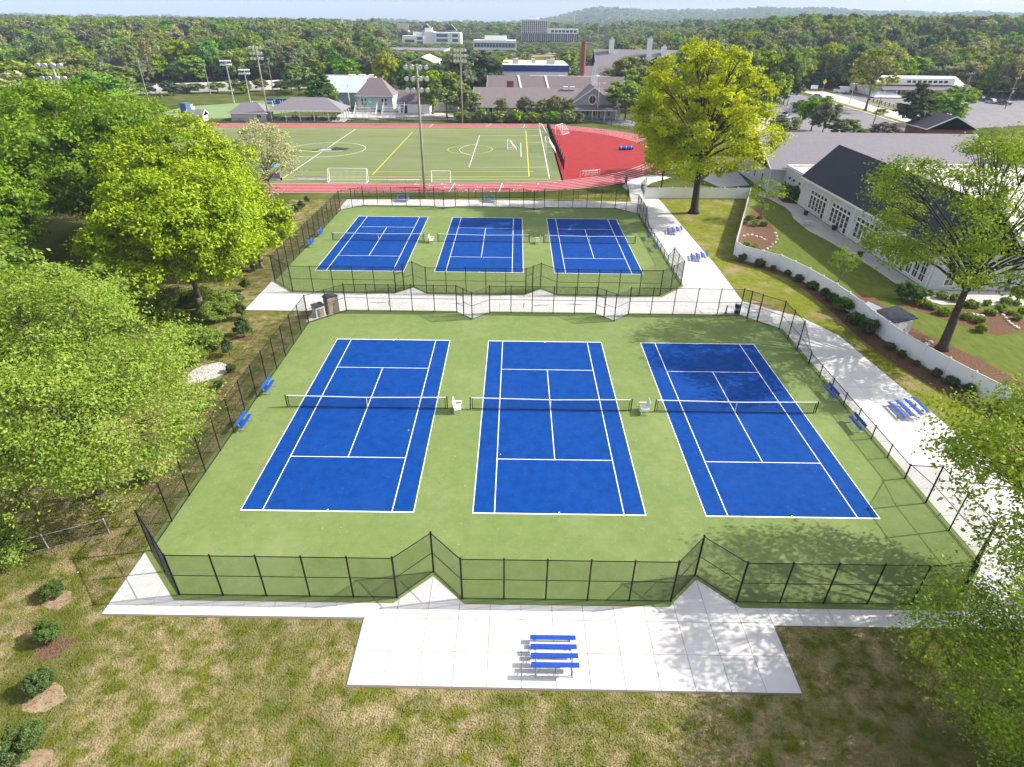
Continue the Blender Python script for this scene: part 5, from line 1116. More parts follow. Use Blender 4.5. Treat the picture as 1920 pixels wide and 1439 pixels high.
def crown(seed,h,rad,cb=.28,lobes=22,clumps=14,leaves=60,ls=.16,shape='round',lr=.40,flat=.45,core=.0,ecc=(1,1),lean=(0,0),cr=.34,fill=.5,outw=.72):
    rg=np.random.default_rng(seed); zc=h*(cb+1)/2; rz=h*(1-cb)/2
    i=np.arange(lobes)+.5; ph=np.arccos(1-1.72*i/lobes); th=math.pi*(1+5**.5)*i+rg.uniform(0,6)
    D=np.stack([np.cos(th)*np.sin(ph),np.sin(th)*np.sin(ph),np.cos(ph)],1)+rg.normal(0,.12,(lobes,3))
    D=unit(D); rr=outw*rg.uniform(.78,1.12,(lobes,1)); 
    inn=rg.random(lobes)<.16; rr[inn]*=.55
    S=np.array([rad*ecc[0],rad*ecc[1],rz])
    Lc=D*rr*S; z01=(Lc[:,2]/rz+1)/2
    if shape=='cone': k=np.clip(1.18-z01*1.05,.05,1.2); Lc[:,:2]*=k[:,None]
    elif shape=='vase': k=.62+.55*z01; Lc[:,:2]*=k[:,None]
    elif shape=='oval': k=1-.25*np.abs(z01-.45); Lc[:,:2]*=k[:,None]
    Lr=lr*rad*rg.uniform(.7,1.25,(lobes,1))*(1.0 if shape!='cone' else np.clip(1.25-z01,.25,1)[:,None])
    Lc=Lc+np.array([lean[0],lean[1],zc])
    N=lobes*clumps; li=np.repeat(np.arange(lobes),clumps)
    d=unit(rg.normal(size=(N,3))+D[li]*.75+np.array([0,0,.25])); Cc=Lc[li]+d*Lr[li]*rg.uniform(.55,1.08,(N,1))*np.array([1,1,.85])
    Crr=Lr[li]*cr*rg.uniform(.7,1.35,(N,1))
    M_=N*leaves; ci=np.repeat(np.arange(N),leaves)
    off=rg.normal(size=(M_,3))*np.array([1,1,flat]); off=off*Crr[ci]*.62
    P=Cc[ci]+off
    P[:,2]=np.maximum(P[:,2],.25)
    Q=leafquads(P,ls,rg,.55,outdir=d[ci]*.6)
    tc=rg.random(N)*.55+rg.random(lobes)[li]*.2; tint=np.clip(tc[ci]+rg.normal(.1,.14,M_),0,1)
    V=Q.reshape(-1,3); F=np.arange(len(V)).reshape(-1,4)
    if core>0:  # filler balls added inside lobes: block light, darkest tint paints in interior shade
        for l in range(lobes):
            v,f=ico(Lc[l],(Lr[l,0]*core,Lr[l,0]*core,Lr[l,0]*core*.8),6,4); F=np.vstack([F,np.array(f)+len(V)]); V=np.vstack([V,np.array(v)]); tint=np.append(tint,np.zeros(len(f)))
    return V,F,tint,Lc,Lr,Cc,li
def limbs(h,cb,r0,Lc,Cc,li,seed,fork=None,lean=(0,0),sub=3,nmax=40,base=1.35):
    rg=random.Random(seed); mb=MB(); fz=h*(fork if fork else cb*.75)
    fx,fy=lean[0]*.25,lean[1]*.25
    mb.path([(0,0,-.1),(0,0,r0*1.2),(fx*.4,fy*.4,fz*.5),(fx,fy,fz)],[r0*base*1.25,r0*1.08,r0*.9,r0*.8],n=10)
    top=(lean[0]*.6,lean[1]*.6,h*.72)
    mb.path([(fx,fy,fz*.98),((fx+top[0])/2+rg.uniform(-.3,.3),(fy+top[1])/2+rg.uniform(-.3,.3),(fz+top[2])/2),top],[r0*.72,r0*.45,r0*.14],n=7)
    for k,c in enumerate(Lc[:nmax]):
        t=min(.85,max(0,(c[2]-fz)/(h-fz)*.55)); s=Vector((fx+(top[0]-fx)*t,fy+(top[1]-fy)*t,fz+(top[2]-fz)*t)); e=Vector(c)
        m1=s.lerp(e,.35)+Vector((rg.uniform(-.3,.3),rg.uniform(-.3,.3),(e-s).length*.06)); m2=s.lerp(e,.7)+Vector((rg.uniform(-.3,.3),rg.uniform(-.3,.3),(e-s).length*.07))
        rr=r0*.36*(1-.4*t); mb.path([s,m1,m2,e],[rr,rr*.72,rr*.45,rr*.2],n=6)
        idx=np.where(li==k)[0]
        for q in idx[:sub]: mb.path([m2,m2.lerp(Vector(Cc[q]),.55)+Vector((0,0,.12)),Vector(Cc[q])],[rr*.38,rr*.24,rr*.08],n=4)
    return mb
LM={'maple':leafmat('maple_leaves',(.13,.23,.008),(.37,.45,.014),.24,.0),'bright':leafmat('spring_leaves',(.20,.27,.005),(.54,.58,.007),.42,0),
 'edge':leafmat('edge_leaves',(.12,.22,.012),(.32,.44,.035),.36,0),'locust':leafmat('locust_leaves',(.125,.215,.022),(.31,.405,.058),.36,0),'dark':leafmat('dark_maple_leaves',(.085,.17,.010),(.22,.34,.018),.34,0),
 'mid':leafmat('green_leaves',(.12,.21,.03),(.28,.36,.06),.36,0),'airy':leafmat('airy_leaves',(.11,.19,.008),(.30,.39,.035),.36,0),'pale':leafmat('pale_leaves',(.26,.28,.12),(.50,.50,.30),.3,0),
 'ever':leafmat('evergreen_needles',(.035,.065,.014),(.10,.15,.035),.15,.12),'laurel':leafmat('laurel_leaves',(.04,.095,.018),(.13,.21,.04),.2,.2),
 'g1':leafmat('wood_green',(.085,.16,.013),(.25,.35,.03),.3,.45),'g2':leafmat('wood_olive',(.12,.155,.018),(.27,.30,.05),.3,.4),'g3':leafmat('wood_deep',(.035,.085,.014),(.11,.18,.03),.25,.4),
 'g4':leafmat('wood_yellow',(.16,.20,.014),(.32,.34,.03),.36,.3),'g5':leafmat('wood_pale',(.20,.21,.09),(.36,.35,.18),.3,.3),'g6':leafmat('wood_brown',(.15,.12,.06),(.26,.22,.12),.25,.3)}
def bigtree(name,label,x,y,h,rad,lm,seed,bark='bark',r0=.35,cat='tree',group=None,trunk=True,rz=0,**kw):
    lk={k:kw.pop(k) for k in('fork','sub','nmax') if k in kw}
    V,F,t,Lc,Lr,Cc,li=crown(seed,h,rad,**kw)
    r=root(name,(x,y,0),label,cat,group,rz=rz)
    place('crown',rawmesh('crown',V,F,[LM[lm]],t),r)
    if trunk: limbs(h,kw.get('cb',.28),r0,Lc,Cc,li,seed,lean=kw.get('lean',(0,0)),**lk).build('trunk',MT[bark],r,smooth=True)
    return r
# the trees one meets first
bigtree('maple_tree','large bright yellow-green maple left of the near courts fence corner',-36.0,18.0,15.0,8.8,'maple',11,r0=.42,cb=.14,lobes=38,clumps=26,leaves=66,ls=.15,lr=.29,cr=.25,flat=.6,core=.22)
bigtree('maple_tree','bright yellow-green maple reaching up behind the large one toward the track',-43.0,33.5,16.5,9.6,'maple',12,r0=.42,cb=.14,lobes=36,clumps=25,leaves=60,ls=.165,lr=.29,cr=.25,flat=.6,core=.22)
bigtree('maple_tree','small bright maple closing the row near the far courts fence',-34.5,31.0,9.5,4.6,'maple',13,r0=.25,cb=.10,lobes=20,clumps=16,leaves=50,ls=.18,lr=.34,core=.2)
bigtree('dark_maple_tree','tall dark green maple behind the bright ones at upper left',-60,42,19.5,12.2,'dark',14,r0=.5,cb=.10,lobes=38,clumps=24,leaves=60,ls=.21,lr=.30,cr=.26,flat=.6,core=.28)
bigtree('dark_maple_tree','dark green maple at the left edge behind the bright maples',-74,58,17.5,10.5,'dark',15,r0=.45,cb=.10,lobes=30,clumps=16,leaves=70,ls=.24,lr=.31,core=.28)
bigtree('dark_maple_tree','deep green tree at the left edge below the dark maples',-64,26,15.5,9.0,'dark',16,r0=.45,cb=.08,lobes=28,clumps=16,leaves=70,ls=.21,lr=.32,core=.28)
bigtree('round_tree','mid-green broad tree at the left edge, between the dark maple and the feathery tree',-41.5,1.5,12.3,7.8,'mid',17,r0=.35,cb=.12,lobes=30,clumps=15,leaves=66,ls=.17,lr=.30,core=.22)
bigtree('feathery_tree','big feathery pale-green tree filling the left side beside the near courts',-29.6,-10.8,15.2,7.8,'locust',18,r0=.30,cb=.03,lobes=42,clumps=24,leaves=80,ls=.088,lr=.27,cr=.42,flat=.32,core=.0,sub=4)
bigtree('feathery_tree','feathery pale-green tree at the left frame edge behind the biggest one',-38.5,-8.5,14.2,7.0,'locust',19,r0=.3,cb=.08,lobes=30,clumps=18,leaves=50,ls=.13,lr=.30,cr=.42,flat=.32)
bigtree('pale_tree','thin pale blossoming tree standing before the field, left of the white goal',-44.3,62.5,13.2,5.6,'pale',20,r0=.25,cb=.14,lobes=20,clumps=11,leaves=30,ls=.17,lr=.28,cr=.5,core=0,bark='bark')
bigtree('young_tree','reddish-green young tree below the pale one beside the fence row',-42.0,49.0,7.0,4.0,'g6',21,r0=.14,cb=.10,lobes=16,clumps=10,leaves=22,ls=.17,lr=.34,cr=.5)
bigtree('linden_tree','very large yellow-green tree with dark limbs standing by the straight white fence',26.0,58.2,24.6,12.0,'bright',22,bark='bark_d',r0=.62,cb=.10,lobes=50,clumps=18,leaves=50,ls=.21,shape='round',lr=.20,cr=.33,outw=.80,fork=.24,ecc=(1,.85),sub=4,lean=(-1.0,0))
bigtree('broadleaf_tree','tall open tree with a forked grey trunk behind the curving white fence',38.1,11.4,19.6,9.7,'airy',23,bark='bark_d',r0=.43,cb=.17,lobes=48,clumps=14,leaves=48,ls=.135,lr=.19,cr=.50,outw=.84,fork=.20,sub=5,lean=(.8,1.6))
bigtree('edge_tree','open-branched tree leaning into the frame at the lower right corner of the near fence',25.8,-17.9,11.6,8.0,'airy',24,bark='bark_d',r0=.32,cb=.36,lobes=36,clumps=14,leaves=48,ls=.11,ecc=(1,.8),lr=.22,cr=.5,outw=.84,fork=.2,sub=5)
bigtree('edge_feathery_tree','feathery green tree at the bottom right corner above the shaded lawn',19.4,-26.2,9.6,6.2,'edge',25,r0=.22,cb=.10,lobes=36,clumps=20,leaves=70,ls=.072,lr=.27,cr=.42,flat=.3)
bigtree('shade_tree','leafy tree just past the lower right frame edge shading the pad',27.5,-22.2,15.0,6.4,'airy',61,r0=.3,cb=.4,lobes=22,clumps=10,leaves=15,ls=.15,lr=.26,cr=.5)
bigtree('shade_tree','leafy tree outside the frame whose shade falls on the front lawn',33.0,-27.5,19.0,7.6,'airy',62,r0=.35,cb=.35,lobes=24,clumps=10,leaves=22,ls=.2,lr=.28,cr=.5)
bigtree('small_tree','slender young tree with thin foliage beside the big yellow-green tree',*(35.69,54.98),6.4,2.6,'airy',26,r0=.09,cb=.30,lobes=13,clumps=8,leaves=16,ls=.13,lr=.34,cr=.55)
bigtree('small_tree','slender bare-branched young tree just inside the curving white fence',*(36.13,28.79),4.4,1.7,'mid',27,r0=.06,cb=.2,lobes=12,clumps=8,leaves=16,ls=.12,lr=.34,cr=.5)
bigtree('small_tree','dark leafy tree at the left side of the big yellow-green one, over the red track',24.3,75.5,9.2,4.8,'g1',28,r0=.2,cb=.18,lobes=18,clumps=12,leaves=26,ls=.2,lr=.30,cr=.5)
bigtree('small_tree','reddish branched tree between the blue mat and the big yellow-green tree',27.5,88,9.0,4.6,'g2',29,r0=.2,cb=.15,lobes=16,clumps=11,leaves=24,ls=.22,lr=.32,cr=.5)
# mid-distance trees: shared prototypes
def proto(kind,seed):
    K={'round':dict(h=12,rad=5.6,cb=.14,lobes=20,clumps=9,leaves=17,ls=.42,lr=.34,core=.62),'oval':dict(h=14,rad=4.6,cb=.12,lobes=20,clumps=9,leaves=17,ls=.42,lr=.36,core=.6,shape='oval'),
     'cone':dict(h=13,rad=3.8,cb=.04,lobes=26,clumps=8,leaves=15,ls=.38,lr=.36,core=.6,shape='cone',flat=.3),'airy':dict(h=14,rad=5.2,cb=.2,lobes=20,clumps=8,leaves=13,ls=.36,lr=.30,core=.25,outw=.8),
     'bush':dict(h=4,rad=2.3,cb=.02,lobes=12,clumps=9,leaves=16,ls=.18,lr=.42,core=.7)}[kind]
    V,F,t,Lc,Lr,Cc,li=crown(seed,**K)
    return K,V,F,t,limbs(K['h'],K['cb'],.28 if kind!='bush' else .08,Lc,Cc,li,seed,sub=0,nmax=14)
_pc={}
def tree(kind,lm,x,y,h,rad,label,cat='tree',name=None,group=None,seed=None,z=0,bark='bark_d'):
    v=(seed if seed is not None else int(abs(x*7+y*3)))%2
    if (kind,v) not in _pc:
        _pc[(kind,v)]=proto(kind,100+v+len(_pc)*7)
    K,V,F,t,tb=_pc[(kind,v)]
    key=(kind,v,lm,bark)
    if key not in _pc:
        _pc[key]=(rawmesh('crown',V,F,[LM[lm]],t),tb.mesh('trunk',MT[bark],True))
    cm,tm=_pc[key]
    nm=name or {'round':'broadleaf_tree','oval':'oval_tree','cone':'conifer_tree','airy':'open_tree','bush':'bush'}[kind]
    r=root(nm,(x,y,z),label,cat,group,rz=random.uniform(0,6.28)); s=rad/K['rad']; r.scale=(s,s,h/K['h'])
    place('crown',cm,r); place('trunk',tm,r); return r
for a in [
 ('oval','g1',(-24.9,163.8,14.1,5.2),'upright green tree before the school, the taller one left of the wooden pole'),('oval','g1',(-17.4,162.0,9.1,3.5),'upright green tree before the school, right beside the wooden pole'),
 ('oval','g1',(-21.1,166.5,10.6,3.9),'bushy green tree before the school, left foot of the wooden pole'),
 ('oval','g1',(-30.4,173.2,13.9,5.1),'bright upright tree between the tallest floodlight and the wooden pole'),('round','g1',(-25.8,199.6,16.7,8.2),'large green tree rising behind the upright pair'),('round','g3',(-17.0,217.7,17.1,8.7),'large dark tree left of the blue banded gym'),('oval','g1',(-10.3,246.8,13.0,5.8),'green tree touching the left corner of the gym'),
 ('round','g1',(22.1,310.1,14.1,7.0),'green tree between the gym and the brick chimney'),('round','g2',(38.5,312.4,11.3,6.2),'olive tree right of the brick chimney foot'),('round','g1',(-75.9,248.3,12.2,6.9),'large green tree behind the pale blue roof'),('round','g1',(-66.4,256.6,14.0,8.3),'large green tree behind the grey cottage'),('oval','g1',(-90.2,225.1,12.4,5.4),'tall green tree beyond the blue banner'),('round','g1',(83.7,183.3,13.1,5.5),'green tree at the right shoulder of the big yellow-green one'),('round','g1',(159.5,203.1,8.2,5.9),'green tree at the foot of the utility pole'),
 ('round','g1',(-39.1,208.3,10.4,4.4),'green tree under the white barn roof'),
 ('oval','g4',(-7.6,160.5,7.0,2.1),'small bright oval tree standing in the school hedge'),('round','g2',(-0.5,162.3,6.8,2.7),'small olive tree in the hedge, second from left'),
 ('round','g1',(4.5,161.5,6.2,2.3),'small olive tree in the hedge, third from left'),('round','g2',(8.8,161.9,7.2,2.7),'small domed tree in the hedge, fourth from left'),('round','g2',(12.5,162.2,6.5,2.2),'small tree at the right end of the hedge'),
 ('round','mid',(30.9,163.7,11.5,7.2),'round-headed green tree right of the round school window'),('round','mid',(39.8,187.6,13.7,7.2),'big round green tree behind the round-headed one'),('round','g1',(36.6,205.7,11.6,6.0),'green tree left behind the round-headed pair'),
 ('cone','g3',(-71.1,189.0,14.4,5.4),'dark broad evergreen behind the pavilion'),('cone','g3',(-43.4,197.9,15.8,4.4),'dark spruce behind the tallest floodlight'),('cone','g3',(-36.6,205.1,14.3,4.6),'dark rounded evergreen right of the tallest floodlight'),
 ('cone','g1',(-46.3,194.4,10.0,2.5),'narrow evergreen at the corner of the grey cottage'),('round','g4',(-77.2,201.0,4.6,3.7),'small yellow-green tree behind the pavilion roof'),('round','g3',(-52.2,190.8,5.7,2.8),'dark shrub tree between the cottage windows'),
 ('oval','g1',(-65.9,182.2,8.9,2.7),'dark green tree left of the playground'),('round','g3',(17.7,316.1,5.5,3.1),'small dark green tree against the blue banded gym'),
 ('airy','g4',(121.6,195.1,21.7,8.4),'tall yellow-green tree on the verge beside the driveway'),('cone','g3',(111.0,147.7,14.6,7.4),'dark layered pine at right beside the road'),('round','g1',(127.3,160.3,9.9,6.9),'rounded green tree behind the dark pine'),
 ('round','g1',(81.9,146.5,9.4,4.5),'round green tree by the near lot lamp'),('round','g2',(80.9,137.2,9.0,4.0),'greyish green tree before the access road'),('round','g4',(67.5,131.1,5.8,4.7),'bright rounded bush tree behind the grey roof, left'),('round','g2',(85.3,134.1,5.1,4.2),'olive bush tree behind the grey roof, centre'),
 ('bush','g2',(91.4,136.2,2.4,2.2),'small round bush behind the grey roof'),('bush','g6',(98.4,138.5,3.7,3.7),'bare twiggy shrub behind the grey roof'),('bush','g1',(122.9,186.7,1.7,2.4),'clipped round hedge bush on the driveway island'),
 ('round','g1',(89.6,173.4,5.6,3.5),'green tree behind the twin lot lamp'),('round','g4',(119.7,248.2,3.3,2.1),'tiny bright tree near the lot entrance'),
 ('oval','g1',(-47.8,123.1,9.4,0.7),'slim sapling') ][:-1]:
    (x,y,h,rr)=a[2]; tree(a[0],a[1],x,y,h,rr,a[3],cat='shrub' if a[0]=='bush' else 'tree',bark='bark')
# hedge before the school and other shrubs
def shrub_meshes(lm,h=1.7,rad=.95,shape='round',n=2,leaves=48,ls=.062,core=.6,seed=300):
    out=[]
    for k in range(n):
        V,F,t,Lc,Lr,Cc,li=crown(seed+k,h,rad,cb=.02,lobes=15,clumps=11,leaves=leaves,ls=ls,lr=.42,shape=shape,core=core,flat=.7)
        out.append(rawmesh('foliage',V,F,[LM[lm]],t))
    return out
def shrubs(name,lst,lm,cat,group,h,rad,shape='round',stem=True,f=1,**kw):
    ms=shrub_meshes(lm,h,rad,shape,**kw); sm=MB().tube((0,0,0),(0,0,h*.6),.06,.03,n=5).mesh('stem',MT['bark_d'])
    for i,(x,y,s,l) in enumerate(lst):
        r=root(name,(x,y,0),l,cat,group,rz=random.uniform(0,6)); s=s*f*random.uniform(.86,1.12); r.scale=(s,s*random.uniform(.85,1.1),s*random.uniform(.85,1.15)); place('foliage',ms[i%len(ms)],r); place('stem',sm,r)
nb=['nearest the bottom left corner','second from the bottom','third from the bottom','fourth from the bottom, level with the white slab corner']
row=[((-23.31,-26.50),1.15,'round evergreen shrub '+nb[0]),((-24.62,-23.71),.95,'round evergreen shrub '+nb[1]),((-25.95,-21.08),.92,'round evergreen shrub '+nb[2]),((-27.48,-18.41),.95,'round evergreen shrub '+nb[3]),
 ((-27.48,-9.29),.82,'dark evergreen shrub beside the fence, under the feathery tree edge'),((-28.43,-6.14),.7,'evergreen shrub half under the feathery tree'),((-28.26,-2.86),.8,'lighter shrub among the feathery branches'),
 ((-27.52,-0.44),.75,'small evergreen shrub below the pale concrete patch'),((-27.63,2.62),.66,'small evergreen shrub right of the pale concrete patch'),((-27.77,5.46),.66,'small evergreen shrub above the pale concrete patch')]
shrubs('evergreen_shrub',[(p[0],p[1],s,l) for p,s,l in row],'ever','shrub','evergreen shrubs in a row left of the courts',1.75,.98,f=.60)
row2=[((-29.10,8.36),1.0,'dark conical evergreen, lowest of the cluster by the bright maple'),((-29.34,12.38),1.15,'dark conical evergreen, second of the cluster by the bright maple'),((-31.02,16.23),.95,'conical evergreen beside the concrete terrace tip'),((-32.84,19.69),.9,'conical evergreen just left of the terrace tip'),((-33.53,23.70),.8,'conical evergreen under the maple edge'),((-34.89,29.92),.8,'conical evergreen between maple and fence'),((-36.35,37.42),.8,'conical evergreen up the slope between maple and fence'),
 ((-37.68,51.54),.85,'conical evergreen near the track, lowest of four'),((-37.72,54.79),.85,'conical evergreen near the track, second of four'),((-37.84,57.91),.85,'conical evergreen near the track, third of four'),((-37.78,60.88),.85,'conical evergreen near the track, topmost of four')]
shrubs('conical_evergreen',[(p[0],p[1],s,l) for p,s,l in row2],'ever','shrub','conical evergreens along the left strip',2.3,1.0,'cone',f=.85)
fr=[(26.6,35.4,.8),(28.2,33.6,.95),(29.4,32.2,.6),(30.7,30.7,.75),(31.2,28.6,.7),(32.0,26.4,.95),(32.4,24.2,.95),(32.5,22.6,1.0),(32.4,20.0,1.35),(32.5,17.0,1.3),(32.5,14.6,1.35),(33.0,11.3,.75),(33.2,9.6,.6),(33.8,8.2,.5),(34.4,6.2,.7),(34.9,4.9,.85),(35.4,3.4,.85),(36.2,.9,.85),(37.2,-1.1,.8)]
of=['first shrub at the white fence corner','second shrub from the white fence corner','third shrub from the fence corner, small','fourth shrub from the fence corner','fifth shrub from the fence corner','sixth shrub from the fence corner','seventh shrub from the fence corner','eighth shrub from the fence corner','large shrub, first of the three biggest along the white fence','large shrub, middle of the three biggest along the white fence','large shrub, last of the three biggest along the white fence','shrub just after the three biggest','tiny shrub twelve along the fence','tiny low shrub on the shaded mulch','shrub above the right walkway bleacher','shrub behind the right walkway bleacher','leafy shrub near the curving fence right of the bleacher','shrub near the right frame edge','last visible shrub at the right frame edge']
shrubs('laurel_shrub',[(x,y,s,'glossy dark green '+l) for (x,y,s),l in zip(fr,of)],'laurel','shrub','laurel shrubs along the white fence',1.55,.95,f=.68,leaves=30,ls=.10)
shrubs('foundation_shrub',[(*(44.67,68.65),1.2,'round dark shrub in the mulch at the hall corner, left'),(*(45.53,66.50),1.4,'round dark shrub in the mulch at the hall corner, right'),(*(40.98,23.76),1.0,'shrub at the foot of the tall windows'),(*(41.82,22.88),1.0,'pale green shrub at the flower bed tip')],'laurel','shrub','shrubs by the hall',1.9,1.1)
gl=[]
for k,(px,py) in enumerate([(1398,420),(1406,412),(1416,424),(1425,410),(1432,424),(1400,460),(1414,467),(1732,575),(1748,580),(1768,590),(1790,588),(1812,598),(1835,606),(1858,590),(1875,584),(1895,590),(1906,600),(1820,575),(1850,572),(1885,570),(1905,572),(1790,565),(1765,560),(1740,553),(1838,622),(1915,588)]): gl.append((*G(px,py),.5+.3*((k*7)%5)/5,'grassy perennial clump in the round mulch bed by the fence corner' if k<7 else 'leafy perennial clump '+('at the foot of the hall wall' if py<580 else 'in the flower bed behind the forked tree')))
shrubs('perennial',gl,'mid','plant','perennials in the garden beds',1.0,.9,leaves=14,ls=.10,core=.2)
hl=[]
for k in range(22):
    p=Vector((-20.23,156.12)).lerp(Vector((15.66,156.83)),k/21); hl.append((p.x,p.y,1.5+.25*((k*5)%3),'hedge shrub before the school, '+['under the wooden pole','left of the bright oval tree','below the second hedge tree','below the fourth hedge tree','at the right end of the row'][min(4,k//5)]))
shrubs('hedge_shrub',hl,'g1','hedge','hedge before the school',1.6,1.0,leaves=12,ls=.22)
und=[]
for k,(px,py) in enumerate([(340,640),(370,650),(395,655),(360,680),(330,600),(300,585),(405,600),(385,570),(350,565),(420,585),(20,1045),(0,1020),(250,560),(230,570)]):
    und.append((*G(px,py),.75+.5*((k*3)%4)/4,'leafy undergrowth clump beneath the trees at left'))
shrubs('undergrowth',und,'mid','undergrowth','undergrowth beneath the left trees',1.5,1.5,leaves=44,ls=.075,core=.4)
r=sheet('concrete_patch',[(-31.27,4.73),(-31.23,5.66),(-30.74,6.43),(-29.52,7.14),(-28.74,6.68),(-28.10,5.36),(-28.64,4.34),(-29.79,3.51),(-30.60,3.32)],.014,MT['concrete_b'])
for (px,py,s) in((104,1120,.95),(95,1206,1.0),(78,1301,1.05),(52,1424,1.05),(273,909,.8),(411,733,.7),(434,701,.7),(458,634,.8),(383,771,.7)):
    x,y=G(px,py); mb=MB(); mb.ngon([(x+.25+s*math.cos(2*math.pi*k/12)*random.uniform(.5,1.1),y-.2+s*.7*math.sin(2*math.pi*k/12)*random.uniform(.75,1.1),.012) for k in range(12)]); o=mb.build('mulch_ring',MT['mulch'] if s not in(1.05,.95) else MT['dirt']); o['kind']='structure'
# ---------------------------------------------------------------- wooded slopes
def ss(a,b,t): t=max(0,min(1,(t-a)/(b-a))); return t*t*(3-2*t)
def slope(x,y):
    yl=238+max(0,(x+165))*.42 if x<-60 else 290
    wl=1-ss(-95,-40,x*(300/max(300,y))); wr=ss(60,130,x*(300/max(300,y)))
    far=1-ss(1100,1700,y)
    return (8.0*wl*ss(0,190,y-yl-6)+15.5*wr*ss(0,210,y-272)+(1-wl)*(1-wr)*11*ss(840,1000,y))*far
tm=MB(); xs=[-760+20*i for i in range(77)]; ys=[225+ (20*j if j<20 else 400+45*(j-20)) for j in range(52)]
tm.add([(x,y,slope(x,y)-.12) for y in ys for x in xs],[(j*77+i,j*77+i+1,(j+1)*77+i+1,(j+1)*77+i) for j in range(51) for i in range(76)])
o=tm.build('wooded_hillside',MT['meadow'],smooth=True); o['kind']='structure'
EX=[(-60,-34,266,304),(-90,-38,218,242),(-18,34,200,268),(26,94,236,322),(-45,-20,170,192),(-80,-42,178,214),(140,200,232,268),(276,400,386,500),(100,235,120,232),(112,150,225,262),(-45,3,795,830),(-135,-60,695,730),(-45,0,555,590),(-140,-58,500,566),(-88,-68,425,450),(45,75,395,425)]
def ok(x,y):
    a=x/(y+40)
    if abs(a)>.90: return False
    for x0,x1,y0,y1 in EX:
        if x0<x<x1 and y0<y<y1: return False
    if -.2<a<.135 and 405<y<835: return False
    if x<-60:
        if x<-165: return y>236
        if x>-84: return y>296+(-60-x)*.2
        return y>252+max(0,x+165)*.42+4
    if x<100: return y>206
    return y>266 or (x>186 and y>238)
cand=[]; rr=random.Random(5); y=205.0
while y<1500:
    st=7.4 if y<430 else 9.5 if y<700 else 17
    x=-.9*(y+40)
    while x<.9*(y+40):
        px,py=x+rr.uniform(-.4,.4)*st,y+rr.uniform(-.4,.4)*st
        if ok(px,py): cand.append((px,py))
        x+=st
    y+=st*.92
cand.sort(key=lambda p:math.hypot(p[0]+3,p[1]+40))
kinds=[('round','g1'),('round','g2'),('oval','g1'),('airy','g2'),('round','g3'),('oval','g4'),('airy','g5'),('cone','g3'),('round','g1'),('airy','g6'),('round','g4'),('oval','g2')]
wt=[24,14,16,3,12,7,2,3,14,1,7,7]
desc={('round','g1'):'round-headed green tree',('round','g2'):'round-headed olive tree',('oval','g1'):'upright green tree',('airy','g2'):'loose olive tree with open branches',('round','g3'):'round dark green tree',('oval','g4'):'upright yellow-green tree',('airy','g5'):'pale loose tree with light branches',('cone','g3'):'dark pointed evergreen',('airy','g6'):'brownish sparse tree',('round','g4'):'rounded yellow-green tree',('oval','g2'):'upright olive tree'}
LANDM=[(110,'at the left frame edge'),(190,'behind the left floodlights'),(260,'left of the first highway lamp'),(330,'over the first highway lamp'),(400,'between the first two highway lamps'),(450,'above the left light rack'),(520,'behind the hut floodlight'),(590,'above the pavilion'),(660,'behind the dark evergreen'),(740,'behind the cottage'),(830,'above the tallest floodlight'),(930,'behind the school trees'),(1060,'beyond the gym'),(1180,'right of the brick chimney'),(1300,'behind the manor chimneys'),(1400,'over the big yellow-green tree'),(1500,'above the flagpole'),(1580,'above the delivery van'),(1680,'left of the office building'),(1780,'behind the office building'),(1850,'above the utility pole'),(2200,'at the right frame edge')]
def hh(x,y):
    a=x/(y+40); b=rr.choice([rr.uniform(9,14),rr.uniform(12,19)])
    if -.2<a<.135: b*=.72; b=min(b,26.7-(43 if a<0 else 57 if a<.085 else 38)*(y+40)/1123.) if y<405 else b
    if a>.2: b*=1.08
    return b
for i,(x,y) in enumerate(cand[:285]):
    k=rr.choices(kinds,wt)[0]; h=hh(x,y)
    pxl=960+1123.6*x/(y+40)*1.0; z_=slope(x,y); d=math.hypot(x,y+40)
    k_=[i2 for i2,e in enumerate(LANDM) if pxl<e[0]][0] if pxl<LANDM[-1][0] else len(LANDM)-1
    rowt='in front' if d<(285 if x<60 else 335) else 'in the middle rows' if d<(330 if x<60 else 372) else 'farther back'
    sz='tall ' if h>14.2 else 'small ' if h<11.4 else ''
    lab='%s%s %s, %s'%(sz,desc[k],rowt,LANDM[k_][1])
    tree(k[0],k[1],x,y,h,rr.uniform(4.0,6.4)*(.8 if k[0]=='cone' else 1),lab,name='woodland_'+{'round':'tree','oval':'tree','airy':'tree','cone':'evergreen'}[k[0]],group=lab.replace(',',''),seed=i,z=z_-.2,bark='bark_p' if k[1]=='g5' else 'bark')
